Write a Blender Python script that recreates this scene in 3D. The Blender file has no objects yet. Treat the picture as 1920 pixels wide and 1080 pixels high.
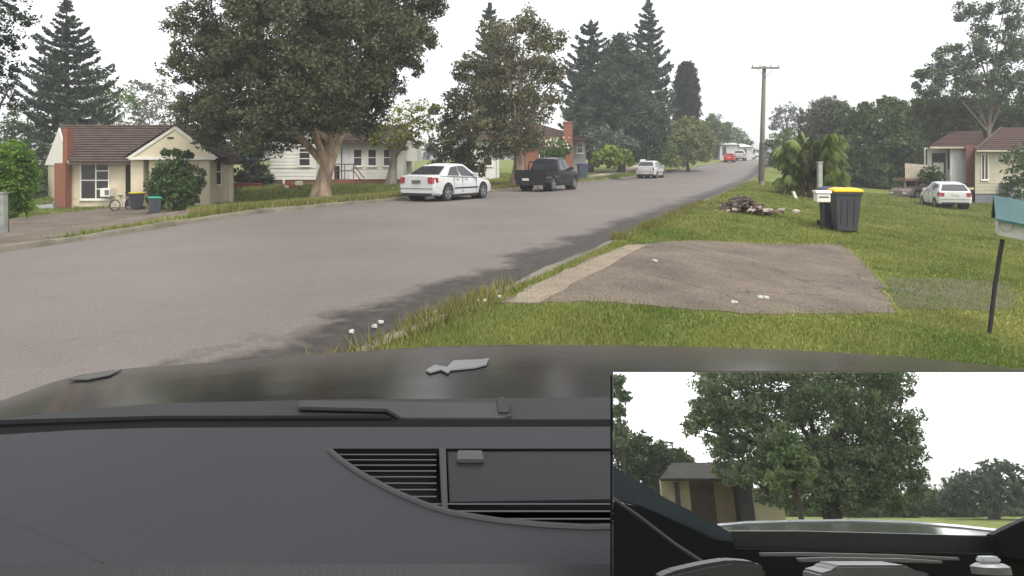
import bpy, bmesh, math, random
import numpy as np
from mathutils import Vector, Matrix
R = math.radians
rnd = random.Random(7)
rng = np.random.default_rng(11)
SC = bpy.context.scene
COL = SC.collection

# ------------------------------------------------------------------ camera, sky, sun, exposure
F = 1300.0; CX = 960.0; HY = 310.0; CH = 1.35          # focal length in photo pixels, optical axis column, horizon row, eye height
cam = bpy.data.cameras.new('camera'); cam.sensor_width = 36; cam.lens = 36 * F / 1920
cam.shift_y = -(540 - HY) / 1920; cam.clip_start = 0.02; cam.clip_end = 3000
co = bpy.data.objects.new('camera', cam); COL.objects.link(co)
co.location = (0, 0, CH); co.rotation_euler = (R(90), 0, 0); SC.camera = co

SUN_EL, SUN_AZ = R(58), R(150)
W = bpy.data.worlds.new('World'); SC.world = W; W.use_nodes = True
nt = W.node_tree; nt.nodes.clear()
sky = nt.nodes.new('ShaderNodeTexSky'); sky.sky_type = 'NISHITA'; sky.sun_disc = False
sky.sun_elevation = SUN_EL; sky.sun_rotation = SUN_AZ; sky.air_density = 1.0; sky.dust_density = 2.0; sky.ozone_density = 1.0
hs = nt.nodes.new('ShaderNodeHueSaturation'); hs.inputs['Saturation'].default_value = 0.10     # cloud cover: hardly any blue left
bg = nt.nodes.new('ShaderNodeBackground'); bg.inputs['Strength'].default_value = 0.15
wo = nt.nodes.new('ShaderNodeOutputWorld')
nt.links.new(sky.outputs[0], hs.inputs['Color']); nt.links.new(hs.outputs[0], bg.inputs['Color']); nt.links.new(bg.outputs[0], wo.inputs['Surface'])
sl = bpy.data.lights.new('sun', 'SUN'); sl.energy = 1.2; sl.angle = R(25); sl.color = (1, 0.965, 0.91)
so = bpy.data.objects.new('sun', sl); COL.objects.link(so)
so.rotation_euler = (R(90) - SUN_EL, 0, math.pi - SUN_AZ)
SC.view_settings.view_transform = 'Standard'; SC.view_settings.look = 'None'
SC.view_settings.exposure = 1.2; SC.view_settings.gamma = 1; SC.view_settings.use_curve_mapping = False
SC.cycles.max_bounces = 6; SC.cycles.diffuse_bounces = 3; SC.cycles.transparent_max_bounces = 8

# ------------------------------------------------------------------ helpers
MATS = {}
def mat(name, c1, c2=None, rough=0.7, scale=3.0, spec=0.3, metal=0.0, bump=0.0, bscale=None, leaf=0.0, detail=5.0, emit=None, per_leaf=0.0, contrast=(0.35, 0.68), stretch=None, coat=0.0):
    if name in MATS: return MATS[name]
    m = bpy.data.materials.new(name); m.use_nodes = True; t = m.node_tree; t.nodes.clear(); N = t.nodes.new; L = t.links.new
    out = N('ShaderNodeOutputMaterial'); b = N('ShaderNodeBsdfPrincipled')
    b.inputs['Roughness'].default_value = rough; b.inputs['Metallic'].default_value = metal; b.inputs['Specular IOR Level'].default_value = spec
    b.inputs['Coat Weight'].default_value = coat
    c2 = c2 or tuple(x * 0.8 for x in c1)
    tc = N('ShaderNodeTexCoord'); vec = tc.outputs['Object']
    if stretch:
        mp = N('ShaderNodeMapping'); mp.inputs['Scale'].default_value = stretch; L(vec, mp.inputs['Vector']); vec = mp.outputs[0]
    no = N('ShaderNodeTexNoise'); no.inputs['Scale'].default_value = scale; no.inputs['Detail'].default_value = detail; no.inputs['Roughness'].default_value = 0.6
    L(vec, no.inputs['Vector'])
    cr = N('ShaderNodeValToRGB'); cr.color_ramp.elements[0].position = contrast[0]; cr.color_ramp.elements[1].position = contrast[1]
    cr.color_ramp.elements[0].color = (*c2, 1); cr.color_ramp.elements[1].color = (*c1, 1)
    L(no.outputs[0], cr.inputs[0]); colr = cr.outputs[0]
    if per_leaf:
        g = N('ShaderNodeNewGeometry'); mr = N('ShaderNodeMapRange'); mr.inputs[3].default_value = 1 - per_leaf; mr.inputs[4].default_value = 1 + per_leaf
        L(g.outputs['Random Per Island'], mr.inputs[0])
        mx = N('ShaderNodeMix'); mx.data_type = 'RGBA'; mx.blend_type = 'MULTIPLY'; mx.inputs[0].default_value = 1
        L(colr, mx.inputs[6]); L(mr.outputs[0], mx.inputs[7]); colr = mx.outputs[2]
    L(colr, b.inputs['Base Color'])
    if bump:
        n2 = N('ShaderNodeTexNoise'); n2.inputs['Scale'].default_value = bscale or scale * 6; n2.inputs['Detail'].default_value = 4; L(vec, n2.inputs['Vector'])
        bp = N('ShaderNodeBump'); bp.inputs['Strength'].default_value = bump; bp.inputs['Distance'].default_value = 0.02
        L(n2.outputs[0], bp.inputs['Height']); L(bp.outputs[0], b.inputs['Normal'])
    if emit: b.inputs['Emission Color'].default_value = (*emit, 1); b.inputs['Emission Strength'].default_value = 1
    if leaf:
        tr = N('ShaderNodeBsdfTranslucent'); L(colr, tr.inputs[0]); ms = N('ShaderNodeMixShader'); ms.inputs[0].default_value = leaf
        L(b.outputs[0], ms.inputs[1]); L(tr.outputs[0], ms.inputs[2]); L(ms.outputs[0], out.inputs[0])
    else: L(b.outputs[0], out.inputs[0])
    MATS[name] = m; return m

def leafmat(name, c1, c2, scale=0.7, k=1.35): return mat(name, tuple(min(0.3, v*k) for v in c1), tuple(v*k for v in c2), rough=0.65, scale=scale, spec=0.15, leaf=0.22, per_leaf=0.4, detail=3)

def brickmat(name, c1, c2, mortar, sx=1.0):
    if name in MATS: return MATS[name]
    m = mat(name, c1, c2, rough=0.85, scale=6); t = m.node_tree
    br = t.nodes.new('ShaderNodeTexBrick'); br.inputs['Scale'].default_value = 1.0; br.inputs['Brick Width'].default_value = 0.24; br.inputs['Row Height'].default_value = 0.085; br.inputs['Mortar Size'].default_value = 0.01
    br.inputs['Color1'].default_value = (*c1, 1); br.inputs['Color2'].default_value = (*c2, 1); br.inputs['Mortar'].default_value = (*mortar, 1)
    tc = t.nodes.new('ShaderNodeTexCoord'); sp = t.nodes.new('ShaderNodeSeparateXYZ'); cb = t.nodes.new('ShaderNodeCombineXYZ'); ad = t.nodes.new('ShaderNodeMath')
    t.links.new(tc.outputs['Object'], sp.inputs[0]); t.links.new(sp.outputs[0], ad.inputs[0]); t.links.new(sp.outputs[1], ad.inputs[1])
    t.links.new(ad.outputs[0], cb.inputs[0]); t.links.new(sp.outputs[2], cb.inputs[1]); t.links.new(cb.outputs[0], br.inputs['Vector'])
    b = [n for n in t.nodes if n.type == 'BSDF_PRINCIPLED'][0]
    mx = t.nodes.new('ShaderNodeMix'); mx.data_type = 'RGBA'; mx.blend_type = 'MIX'; mx.inputs[0].default_value = 0.3
    old = b.inputs['Base Color'].links[0].from_socket
    t.links.new(br.outputs[0], mx.inputs[6]); t.links.new(old, mx.inputs[7]); t.links.new(mx.outputs[2], b.inputs['Base Color'])
    return m

class MB:
    def __init__(s): s.v = []; s.f = []
    def add(s, vs, fs):
        o = len(s.v); s.v += [tuple(v) for v in vs]; s.f += [tuple(i + o for i in f) for f in fs]; return s
    def box(s, x0, x1, y0, y1, z0, z1):
        return s.add([(x0,y0,z0),(x1,y0,z0),(x1,y1,z0),(x0,y1,z0),(x0,y0,z1),(x1,y0,z1),(x1,y1,z1),(x0,y1,z1)],
                     [(0,3,2,1),(4,5,6,7),(0,1,5,4),(1,2,6,5),(2,3,7,6),(3,0,4,7)])
    def poly(s, pts): return s.add(pts, [tuple(range(len(pts)))])
    def prism(s, pts, d):                                   # polygon extruded by vector d
        n = len(pts); d = Vector(d); q = [Vector(p) + d for p in pts]
        return s.add(list(pts) + q, [tuple(range(n))[::-1], tuple(range(n, 2*n))] + [(i, (i+1) % n, n + (i+1) % n, n + i) for i in range(n)])
    def tube(s, path, rad, seg=8, cap=True):
        path = [Vector(p) for p in path]; n = len(path)
        if not hasattr(rad, '__len__'): rad = [rad] * n
        rings = []; up = None
        for i in range(n):
            d = (path[min(i+1, n-1)] - path[max(i-1, 0)]).normalized()
            if up is None: up = d.orthogonal().normalized()
            up = (up - d * up.dot(d))
            up = up.normalized() if up.length > 1e-6 else d.orthogonal().normalized()
            b = d.cross(up)
            rings.append([path[i] + (up * math.cos(2*math.pi*k/seg) + b * math.sin(2*math.pi*k/seg)) * rad[i] for k in range(seg)])
        return s.loft(rings, cap)
    def loft(s, rings, cap=True, closed=True):
        m = len(rings[0]); vs = [p for r in rings for p in r]; fs = []
        for i in range(len(rings) - 1):
            for k in range(m if closed else m - 1):
                a, b = i*m + k, i*m + (k+1) % m; fs.append((a, b, b + m, a + m))
        if cap: fs.append(tuple(range(m))[::-1]); fs.append(tuple(range((len(rings)-1)*m, len(rings)*m)))
        return s.add(vs, fs)
    def disc_y(s, cx, y0, y1, cz, r, seg=20, r1=None):        # cylinder along y
        r1 = r if r1 is None else r1
        return s.loft([[(cx + rr*math.cos(2*math.pi*k/seg), y, cz + rr*math.sin(2*math.pi*k/seg)) for k in range(seg)] for y, rr in ((y0, r), (y1, r1))])
    def build(s, name, m, parent=None, smooth=False, off=None, ang=40, bevel=0):
        me = bpy.data.meshes.new(name)
        vs = s.v if off is None else [(v[0]-off[0], v[1]-off[1], v[2]-off[2]) for v in s.v]
        me.from_pydata(vs, [], s.f)
        bm = bmesh.new(); bm.from_mesh(me); bmesh.ops.recalc_face_normals(bm, faces=bm.faces)
        if bevel: bmesh.ops.bevel(bm, geom=list(bm.edges), offset=bevel, segments=2, affect='EDGES', clamp_overlap=True)
        bm.to_mesh(me); bm.free()
        me.materials.append(m)
        if smooth:
            me.polygons.foreach_set('use_smooth', [True] * len(me.polygons)); me.set_sharp_from_angle(angle=R(ang))
        o = bpy.data.objects.new(name, me); COL.objects.link(o)
        if parent: o.parent = parent
        return o

def tag(o, label=None, cat=None, group=None, kind=None):
    if label: o['label'] = label
    if cat: o['category'] = cat
    if group: o['group'] = group
    if kind: o['kind'] = kind
    return o
def thing(name, label, cat, loc=(0,0,0), rz=0, group=None):
    o = bpy.data.objects.new(name, None); COL.objects.link(o); o.location = loc; o.rotation_euler = (0,0,rz); o.empty_display_size = 0.2
    return tag(o, label, cat, group)
def copy_tree(o, parent=None):
    c = o.copy(); COL.objects.link(c)
    if parent: c.parent = parent
    for ch in [x for x in COL.objects if x.parent == o]: copy_tree(ch, c)
    return c
def fast_mesh(name, V, quads, m, parent=None):
    me = bpy.data.meshes.new(name); nv = len(V); k = quads.shape[1]; nf = len(quads)
    me.vertices.add(nv); me.vertices.foreach_set('co', np.asarray(V, np.float32).ravel())
    me.loops.add(nf * k); me.loops.foreach_set('vertex_index', quads.astype(np.int32).ravel())
    me.polygons.add(nf); me.polygons.foreach_set('loop_start', np.arange(0, nf*k, k, dtype=np.int32))
    me.update(calc_edges=True); me.validate(); me.materials.append(m)
    o = bpy.data.objects.new(name, me); COL.objects.link(o)
    if parent: o.parent = parent
    return o

# ------------------------------------------------------------------ the lie of the land (s runs up the street, l to its right)
TS, TN = np.array([0.368, 0.930]), np.array([0.930, -0.368])
def sl_of(x, y): return (x - 0.18) * TS[0] + (y - 7.98) * TS[1], (x - 0.18) * TN[0] + (y - 7.98) * TN[1]
def xy_of(s, l): return 0.18 + s * TS[0] + l * TN[0], 7.98 + s * TS[1] + l * TN[1]
def S(t): t = np.clip(t, 0, 1); return t * t * (3 - 2 * t)
def sp(t): return np.logaddexp(0, t)
def lk(s): return -11.0 + 4.5 * S((np.asarray(s, float) - 60) / 55) + 0 * s          # left kerb: the street narrows up the hill
def zroad(s, l):
    z = 0.45 * sp((s - 65) / 10) - 0.5 * sp((s - 125) / 10)
    return z - 0.3 * S((9 - s) / 9) * S(-l / 11)
def zland(s, l):
    s = np.asarray(s, float); l = np.asarray(l, float)
    z = zroad(s, np.clip(l, -11, 0)) + 0.10
    z = z - 2.6 * (1 - np.exp(-np.clip(l - 1.2, 0, None) * 0.15 / 2.6)) * S((s + 14) / 10)
    z = z - 0.95 * S((28 - s) / 12) * S((-l - 12.5) / 7)
    return z + 0.03 * np.sin(l * 0.9 + s * 0.4) * S(np.abs(l + 5.5) / 8 - 0.6)
def gz(x, y):
    s, l = sl_of(x, y); on = (l > lk(s)) & (l < 0)
    return float(np.where(on, zroad(s, l), zland(s, l)))
def P(px, py, D): return Vector(((px - CX) * D / F, D, CH - (py - HY) * D / F))
def hit(px, py):                                              # where the sight line through a photo pixel meets the ground
    Y = np.concatenate([np.arange(3, 60, 0.02), np.arange(60, 250, 0.2)]); X = (px - CX) * Y / F; Z = CH - (py - HY) * Y / F
    s, l = sl_of(X, Y); G = np.where((l > lk(s)) & (l < 0), zroad(s, l), zland(s, l))
    i = np.argmax(Z <= G); return Vector((X[i], Y[i], G[i]))

def sheet(name, svals, lfun, nl, zf, m, kind='structure'):      # strip in (s,l): lfun(s)->(l0,l1)
    V = []; n = len(svals)
    for s in svals:
        l0, l1 = lfun(s)
        for l in np.linspace(l0, l1, nl):
            x, y = xy_of(s, l); V.append((x, y, float(zf(s, l))))
    fs = np.array([(i*nl + k, i*nl + k + 1, (i+1)*nl + k + 1, (i+1)*nl + k) for i in range(n-1) for k in range(nl-1)])
    o = fast_mesh(name, np.array(V), fs, m); o.data.polygons.foreach_set('use_smooth', [True]*len(fs))
    return tag(o, kind=kind)

asphalt = mat('asphalt', (0.166, 0.142, 0.126), (0.124, 0.107, 0.096), rough=0.6, scale=0.28, spec=0.3, bump=0.35, bscale=45, detail=9, contrast=(0.3, 0.72))
turf = mat('turf', (0.20, 0.205, 0.065), (0.10, 0.14, 0.034), rough=0.9, scale=0.55, spec=0.05, bump=0.5, bscale=14, detail=8)
concrete = mat('concrete', (0.185, 0.150, 0.118), (0.088, 0.072, 0.058), rough=0.85, scale=0.9, spec=0.15, bump=0.3, bscale=30, detail=12, contrast=(0.3, 0.75))
def gritty(m, grit=40, crack=0.35, dark=0.55):
    t = m.node_tree; N = t.nodes.new; L = t.links.new; b = [n for n in t.nodes if n.type == 'BSDF_PRINCIPLED'][0]; old = b.inputs['Base Color'].links[0].from_socket; tc = N('ShaderNodeTexCoord')
    n3 = N('ShaderNodeTexNoise'); n3.inputs['Scale'].default_value = grit; n3.inputs['Detail'].default_value = 4; L(tc.outputs['Object'], n3.inputs['Vector'])
    r3 = N('ShaderNodeMapRange'); r3.inputs[1].default_value = 0.32; r3.inputs[2].default_value = 0.68; r3.inputs[3].default_value = 0.6; r3.inputs[4].default_value = 1.35; L(n3.outputs[0], r3.inputs[0])
    ag = N('ShaderNodeMix'); ag.data_type = 'RGBA'; ag.blend_type = 'MULTIPLY'; ag.inputs[0].default_value = 1; L(old, ag.inputs[6]); L(r3.outputs[0], ag.inputs[7])
    vo_ = N('ShaderNodeTexVoronoi'); vo_.feature = 'DISTANCE_TO_EDGE'; vo_.inputs['Scale'].default_value = crack; n4 = N('ShaderNodeTexNoise'); n4.inputs['Scale'].default_value = 2.0; n4.inputs['Detail'].default_value = 7; L(tc.outputs['Object'], n4.inputs['Vector'])
    wv = N('ShaderNodeMix'); wv.data_type = 'RGBA'; wv.blend_type = 'LINEAR_LIGHT'; wv.inputs[0].default_value = 0.35; L(tc.outputs['Object'], wv.inputs[6]); L(n4.outputs[1], wv.inputs[7]); L(wv.outputs[2], vo_.inputs['Vector'])
    r4 = N('ShaderNodeMapRange'); r4.inputs[1].default_value = 0.0; r4.inputs[2].default_value = 0.008; r4.inputs[3].default_value = dark; r4.inputs[4].default_value = 1; L(vo_.outputs['Distance'], r4.inputs[0])
    ck = N('ShaderNodeMix'); ck.data_type = 'RGBA'; ck.blend_type = 'MULTIPLY'; ck.inputs[0].default_value = 1; L(ag.outputs[2], ck.inputs[6]); L(r4.outputs[0], ck.inputs[7]); L(ck.outputs[2], b.inputs['Base Color'])
gritty(concrete)
kerbm = mat('kerb_concrete', (0.20, 0.175, 0.135), (0.10, 0.088, 0.065), rough=0.9, scale=1.6, bump=0.3, bscale=25, detail=8)
dirtm = mat('gutter_mud', (0.085, 0.066, 0.055), (0.045, 0.036, 0.030), rough=0.8, scale=2.0, bump=0.5, bscale=18, detail=8)

SV = np.concatenate([np.arange(-90, -12, 6), np.arange(-12, 60, 1.0), np.arange(60, 140, 3), np.arange(140, 420, 14)])
LL = [-320, -200, -120, -80, -60, -50, -42] + list(np.arange(-36, -11.5, 1.2)) + [-0.2 - 11 + 0.0]
def land_rows():
    V = []; left = [l for l in LL]; right = [0.2] + list(np.arange(1, 20, 0.9)) + [22, 26, 32, 40, 55, 80, 120, 200, 320]
    for s in SV:
        k = float(lk(s)); row = []
        for l in left[:-1]: row.append((l + (k + 11) * float(S((l + 40) / 25)), None))
        row += [(k - 0.2, None), (k - 0.12, -0.25), (-0.12 + 0.24, -0.25)]
        row += [(l, None) for l in right]
        for l, dz in row:
            x, y = xy_of(s, l); z = float(zland(s, l)) if dz is None else float(zroad(s, np.clip(l, -11, 0))) + dz
            V.append((x, y, z))
    return np.array(V), len(row)
V, nl = land_rows()
fs = np.array([(i*nl+k, i*nl+k+1, (i+1)*nl+k+1, (i+1)*nl+k) for i in range(len(SV)-1) for k in range(nl-1)])
ground = tag(fast_mesh('ground', V, fs, turf), kind='structure'); ground.data.polygons.foreach_set('use_smooth', [True]*len(fs))
road = sheet('road', SV, lambda s: (float(lk(s)), 0.0), 45, zroad, asphalt)
at_ = road.data.attributes.new('edge', 'FLOAT', 'POINT')          # metres from the right kerb, for the mud washed into the gutter
at_.data.foreach_set('value', np.array([-l for s in SV for l in np.linspace(float(lk(s)), 0.0, 45)], np.float32))
def muddy_road(m):
    t = m.node_tree; N = t.nodes.new; L = t.links.new; b = [n for n in t.nodes if n.type == 'BSDF_PRINCIPLED'][0]; old = b.inputs['Base Color'].links[0].from_socket
    a = N('ShaderNodeAttribute'); a.attribute_name = 'edge'; tc = N('ShaderNodeTexCoord'); no = N('ShaderNodeTexNoise'); no.inputs['Scale'].default_value = 0.9; no.inputs['Detail'].default_value = 10; no.inputs['Roughness'].default_value = 0.7
    L(tc.outputs['Object'], no.inputs['Vector']); m1 = N('ShaderNodeMath'); m1.operation = 'MULTIPLY_ADD'; m1.inputs[1].default_value = -3.0; L(no.outputs[0], m1.inputs[0]); L(a.outputs['Fac'], m1.inputs[2])
    mr = N('ShaderNodeMapRange'); mr.inputs[1].default_value = -0.8; mr.inputs[2].default_value = -0.25; mr.inputs[3].default_value = 0.9; mr.inputs[4].default_value = 0; L(m1.outputs[0], mr.inputs[0])
    n2 = N('ShaderNodeTexNoise'); n2.inputs['Scale'].default_value = 7; n2.inputs['Detail'].default_value = 8; L(tc.outputs['Object'], n2.inputs['Vector'])
    cr = N('ShaderNodeValToRGB'); cr.color_ramp.elements[0].position = 0.35; cr.color_ramp.elements[0].color = (0.012, 0.010, 0.008, 1); cr.color_ramp.elements[1].position = 0.7; cr.color_ramp.elements[1].color = (0.048, 0.038, 0.030, 1); L(n2.outputs[0], cr.inputs[0])
    n3 = N('ShaderNodeTexNoise'); n3.inputs['Scale'].default_value = 55; n3.inputs['Detail'].default_value = 3; L(tc.outputs['Object'], n3.inputs['Vector'])      # aggregate
    r3 = N('ShaderNodeMapRange'); r3.inputs[1].default_value = 0.3; r3.inputs[2].default_value = 0.7; r3.inputs[3].default_value = 0.72; r3.inputs[4].default_value = 1.25; L(n3.outputs[0], r3.inputs[0])
    ag = N('ShaderNodeMix'); ag.data_type = 'RGBA'; ag.blend_type = 'MULTIPLY'; ag.inputs[0].default_value = 1; L(old, ag.inputs[6]); L(r3.outputs[0], ag.inputs[7])
    vo_ = N('ShaderNodeTexVoronoi'); vo_.feature = 'DISTANCE_TO_EDGE'; vo_.inputs['Scale'].default_value = 0.22; n4 = N('ShaderNodeTexNoise'); n4.inputs['Scale'].default_value = 1.3; n4.inputs['Detail'].default_value = 6; L(tc.outputs['Object'], n4.inputs['Vector'])
    wv = N('ShaderNodeMix'); wv.data_type = 'RGBA'; wv.blend_type = 'LINEAR_LIGHT'; wv.inputs[0].default_value = 0.6; L(tc.outputs['Object'], wv.inputs[6]); L(n4.outputs[1], wv.inputs[7]); L(wv.outputs[2], vo_.inputs['Vector'])
    r4 = N('ShaderNodeMapRange'); r4.inputs[1].default_value = 0.0; r4.inputs[2].default_value = 0.006; r4.inputs[3].default_value = 0.86; r4.inputs[4].default_value = 1; L(vo_.outputs['Distance'], r4.inputs[0])
    ck = N('ShaderNodeMix'); ck.data_type = 'RGBA'; ck.blend_type = 'MULTIPLY'; ck.inputs[0].default_value = 1; L(ag.outputs[2], ck.inputs[6]); L(r4.outputs[0], ck.inputs[7]); old = ck.outputs[2]
    mx = N('ShaderNodeMix'); mx.data_type = 'RGBA'; L(mr.outputs[0], mx.inputs[0]); L(old, mx.inputs[6]); L(cr.outputs[0], mx.inputs[7]); L(mx.outputs[2], b.inputs['Base Color'])
muddy_road(asphalt)

def kerb(name, side):
    mb = MB(); rings = []
    for s in np.concatenate([np.arange(-30, 60, 0.5), np.arange(60, 150, 3)]):
        k = float(lk(s)) if side < 0 else 0.0; wob = 0.012 * math.sin(s * 1.7) + 0.01 * math.sin(s * 4.1)
        pts = []
        for dl, dz in ((0.0, -0.1), (0.0, 0.0), (0.03, 0.095 + wob), (0.16, 0.112 + wob), (0.22, 0.06), (0.22, -0.1)):
            l = k + side * dl; x, y = xy_of(s, l); pts.append(Vector((x, y, float(zroad(s, np.clip(l, -11, 0))) + dz)))
        rings.append(pts)
    mb.loft(rings); return tag(mb.build(name, kerbm, smooth=True, ang=30), kind='structure')
kerb('kerb', 1); kerb('kerb', -1)

def ragged(name, s0, s1, la, lb, dz, m, ds=0.25, wob=0.35, zf=zroad, seed=1):      # worn strip with an uneven inner edge
    r = random.Random(seed); svals = np.arange(s0, s1, ds); w = 0; V = []; n = 6
    for s in svals:
        w = 0.8 * w + r.uniform(-1, 1) * wob * 0.4; a = la + w
        for k in range(n):
            l = a + (lb - a) * k / (n - 1); x, y = xy_of(s, l); V.append((x, y, float(zf(s, l)) + dz))
    fs = np.array([(i*n+k, i*n+k+1, (i+1)*n+k+1, (i+1)*n+k) for i in range(len(svals)-1) for k in range(n-1)])
    return tag(fast_mesh(name, np.array(V), fs, m), kind='structure')

def ground_patch(name, outline, m, dz=0.012, step=0.35):          # slab that follows the land inside a plan outline
    bm = bmesh.new(); vs = [bm.verts.new((p[0], p[1], 0)) for p in outline]; bm.faces.new(vs)
    xs = [p[0] for p in outline]; ys = [p[1] for p in outline]
    for ax, lo, hi in ((0, min(xs), max(xs)), (1, min(ys), max(ys))):
        n = min(40, int((hi - lo) / step) + 1)
        for i in range(1, n):
            c = lo + (hi - lo) * i / n; co_ = [0, 0, 0]; co_[ax] = c; no = [0, 0, 0]; no[ax] = 1
            bmesh.ops.bisect_plane(bm, geom=bm.verts[:] + bm.edges[:] + bm.faces[:], plane_co=co_, plane_no=no)
    for v in bm.verts:
        s, l = sl_of(v.co.x, v.co.y); v.co.z = float(zland(s, min(max(l, 0.0), 99) if l > -5 else l)) + dz
    ex = bmesh.ops.extrude_edge_only(bm, edges=[e for e in bm.edges if e.is_boundary])          # the slab's own thickness, sunk in the turf
    for v in ex['geom']:
        if isinstance(v, bmesh.types.BMVert): v.co.z -= 0.07
    me = bpy.data.meshes.new(name); bm.to_mesh(me); bm.free(); me.materials.append(m)
    o = bpy.data.objects.new(name, me); COL.objects.link(o); return tag(o, kind='structure')
def wob_line(pix, n=8, a=0.10, seed=2):
    r = random.Random(seed); pts = [hit(*p) for p in pix]; out = []
    for i in range(len(pts)):
        A, B = pts[i], pts[(i+1) % len(pts)]; d = (B - A); nn = Vector((-d.y, d.x, 0)).normalized()
        for k in range(n): out.append(A + d * (k / n) + nn * (r.uniform(-a, a) if k else 0))
    return out
SLAB = wob_line([(935, 572), (1012, 531), (1082, 499), (1172, 461), (1400, 456), (1580, 459), (1640, 515), (1680, 588), (1420, 590), (1180, 572)], a=0.05)
ground_patch('driveway_slab', SLAB, concrete)
LIP = wob_line([(948, 571), (1016, 531), (1088, 498), (1178, 461), (1216, 461), (1110, 517), (1040, 556), (1010, 572)], n=5, a=0.03, seed=8)
palem = mat('pale_concrete', (0.27, 0.225, 0.165), (0.17, 0.14, 0.105), rough=0.85, scale=1.4, spec=0.15, bump=0.3, bscale=30, detail=10); gritty(palem)
ground_patch('driveway_lip', LIP, palem, dz=0.022)
DRIVE2 = wob_line([(1660, 520), (1760, 522), (1900, 532), (1900, 582), (1690, 580)], a=0.06, seed=3)
ground_patch('drive_strip', DRIVE2, mat('old_concrete', (0.105, 0.09, 0.07), (0.065, 0.07, 0.03), rough=0.9, scale=2.5, bump=0.3, detail=9), dz=0.008)
APRON = wob_line([(372, 403), (305, 377), (225, 386), (118, 399), (-40, 416), (-60, 478)], a=0.05, seed=5)
ground_patch('driveway_apron', APRON, concrete, dz=0.012)
FOOT = wob_line([(1095, 330), (1200, 309), (1215, 311), (1105, 336)], n=3, a=0.05, seed=6)
ground_patch('footpath', FOOT, mat('pale_path', (0.36, 0.31, 0.23), (0.25, 0.21, 0.16), rough=0.9, scale=1.0), dz=0.02)

def inpoly(x, y, poly):
    c = np.zeros(x.shape, bool); n = len(poly)
    for i in range(n):
        x1, y1 = poly[i][0], poly[i][1]; x2, y2 = poly[(i+1) % n][0], poly[(i+1) % n][1]
        if y1 == y2: continue
        c ^= ((y1 > y) != (y2 > y)) & (x < (x2 - x1) * (y - y1) / (y2 - y1) + x1)
    return c
def grass(name, x, y, h, w, m, lean=0.5):
    s, l = sl_of(x, y); z = zland(s, l); n = len(x); a = rng.uniform(0, 2*np.pi, n); h = h * rng.uniform(0.5, 1.3, n)
    dx, dy = np.cos(a) * w, np.sin(a) * w; b = rng.uniform(0, 2*np.pi, n); q = h * lean * rng.uniform(0, 1, n)
    V = np.empty((n, 3, 3)); V[:,0] = np.stack([x-dx, y-dy, z-0.01], 1); V[:,1] = np.stack([x+dx, y+dy, z-0.01], 1); V[:,2] = np.stack([x+np.cos(b)*q, y+np.sin(b)*q, z+h], 1)
    return tag(fast_mesh(name, V.reshape(-1, 3), np.arange(3*n).reshape(-1, 3), m), kind='stuff')
grassm = mat('grass_blades', (0.275, 0.27, 0.088), (0.125, 0.17, 0.042), rough=0.7, scale=0.6, spec=0.1, leaf=0.3, per_leaf=0.35, detail=6)
def scatter(n, y0, y1, lmin, lmax, ylaw=1.0):
    u = rng.uniform(0, 1, n); Y = y0 * (y1 / y0) ** u; X = rng.uniform(-0.80, 0.80, n) * Y
    s, l = sl_of(X, Y); k = (l > lmin) & (l < lmax); return X[k], Y[k]
X, Y = scatter(700000, 3.6, 50, 0.17, 60)
s_, l_ = sl_of(X, Y); jx, jy = rng.normal(0, 0.11, len(X)), rng.normal(0, 0.11, len(X)); k = ~inpoly(X + jx, Y + jy, SLAB) & ~(inpoly(X + 2*jx, Y + 2*jy, DRIVE2) & (rng.uniform(0, 1, len(X)) > 0.4)); X, Y = X[k], Y[k]
grass('grass', X, Y, 0.018 + 0.0018 * Y, 0.003 + 0.0008 * Y, grassm)
X, Y = scatter(420000, 14, 75, -60, -11.15)
k = ~inpoly(X, Y, APRON) & ~inpoly(X, Y, FOOT); X, Y = X[k], Y[k]; s_, l_ = sl_of(X, Y); k = l_ < lk(s_) - 0.16; X, Y = X[k], Y[k]
grass('grass', X, Y, 0.07 + 0.0022 * Y, 0.004 + 0.0008 * Y, grassm)
# ranker, yellower growth hanging over the kerbs
s = rng.uniform(-6, 16, 9000); l = np.abs(rng.normal(0, 0.16, 9000)) + 0.04; x, y = xy_of(s, l)
k = rng.uniform(0, 1, 9000) < (0.3 + 0.7 * (np.sin(s * 2.1) > 0)) ; k &= ~inpoly(x, y, SLAB); k &= (s < -0.7) | (s > 3.8)
grass('grass_fringe', x[k], y[k], 0.13, 0.007, mat('dry_grass', (0.22, 0.19, 0.06), (0.12, 0.13, 0.035), rough=0.8, scale=1.5, leaf=0.25, per_leaf=0.35), lean=0.9)
s = rng.uniform(6, 30, 9000); l = -11.2 - np.abs(rng.normal(0, 0.35, 9000)); x, y = xy_of(s, l); k = ~inpoly(x, y, APRON)
grass('grass_fringe', x[k], y[k], 0.2, 0.014, MATS['dry_grass'], lean=0.7)

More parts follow.
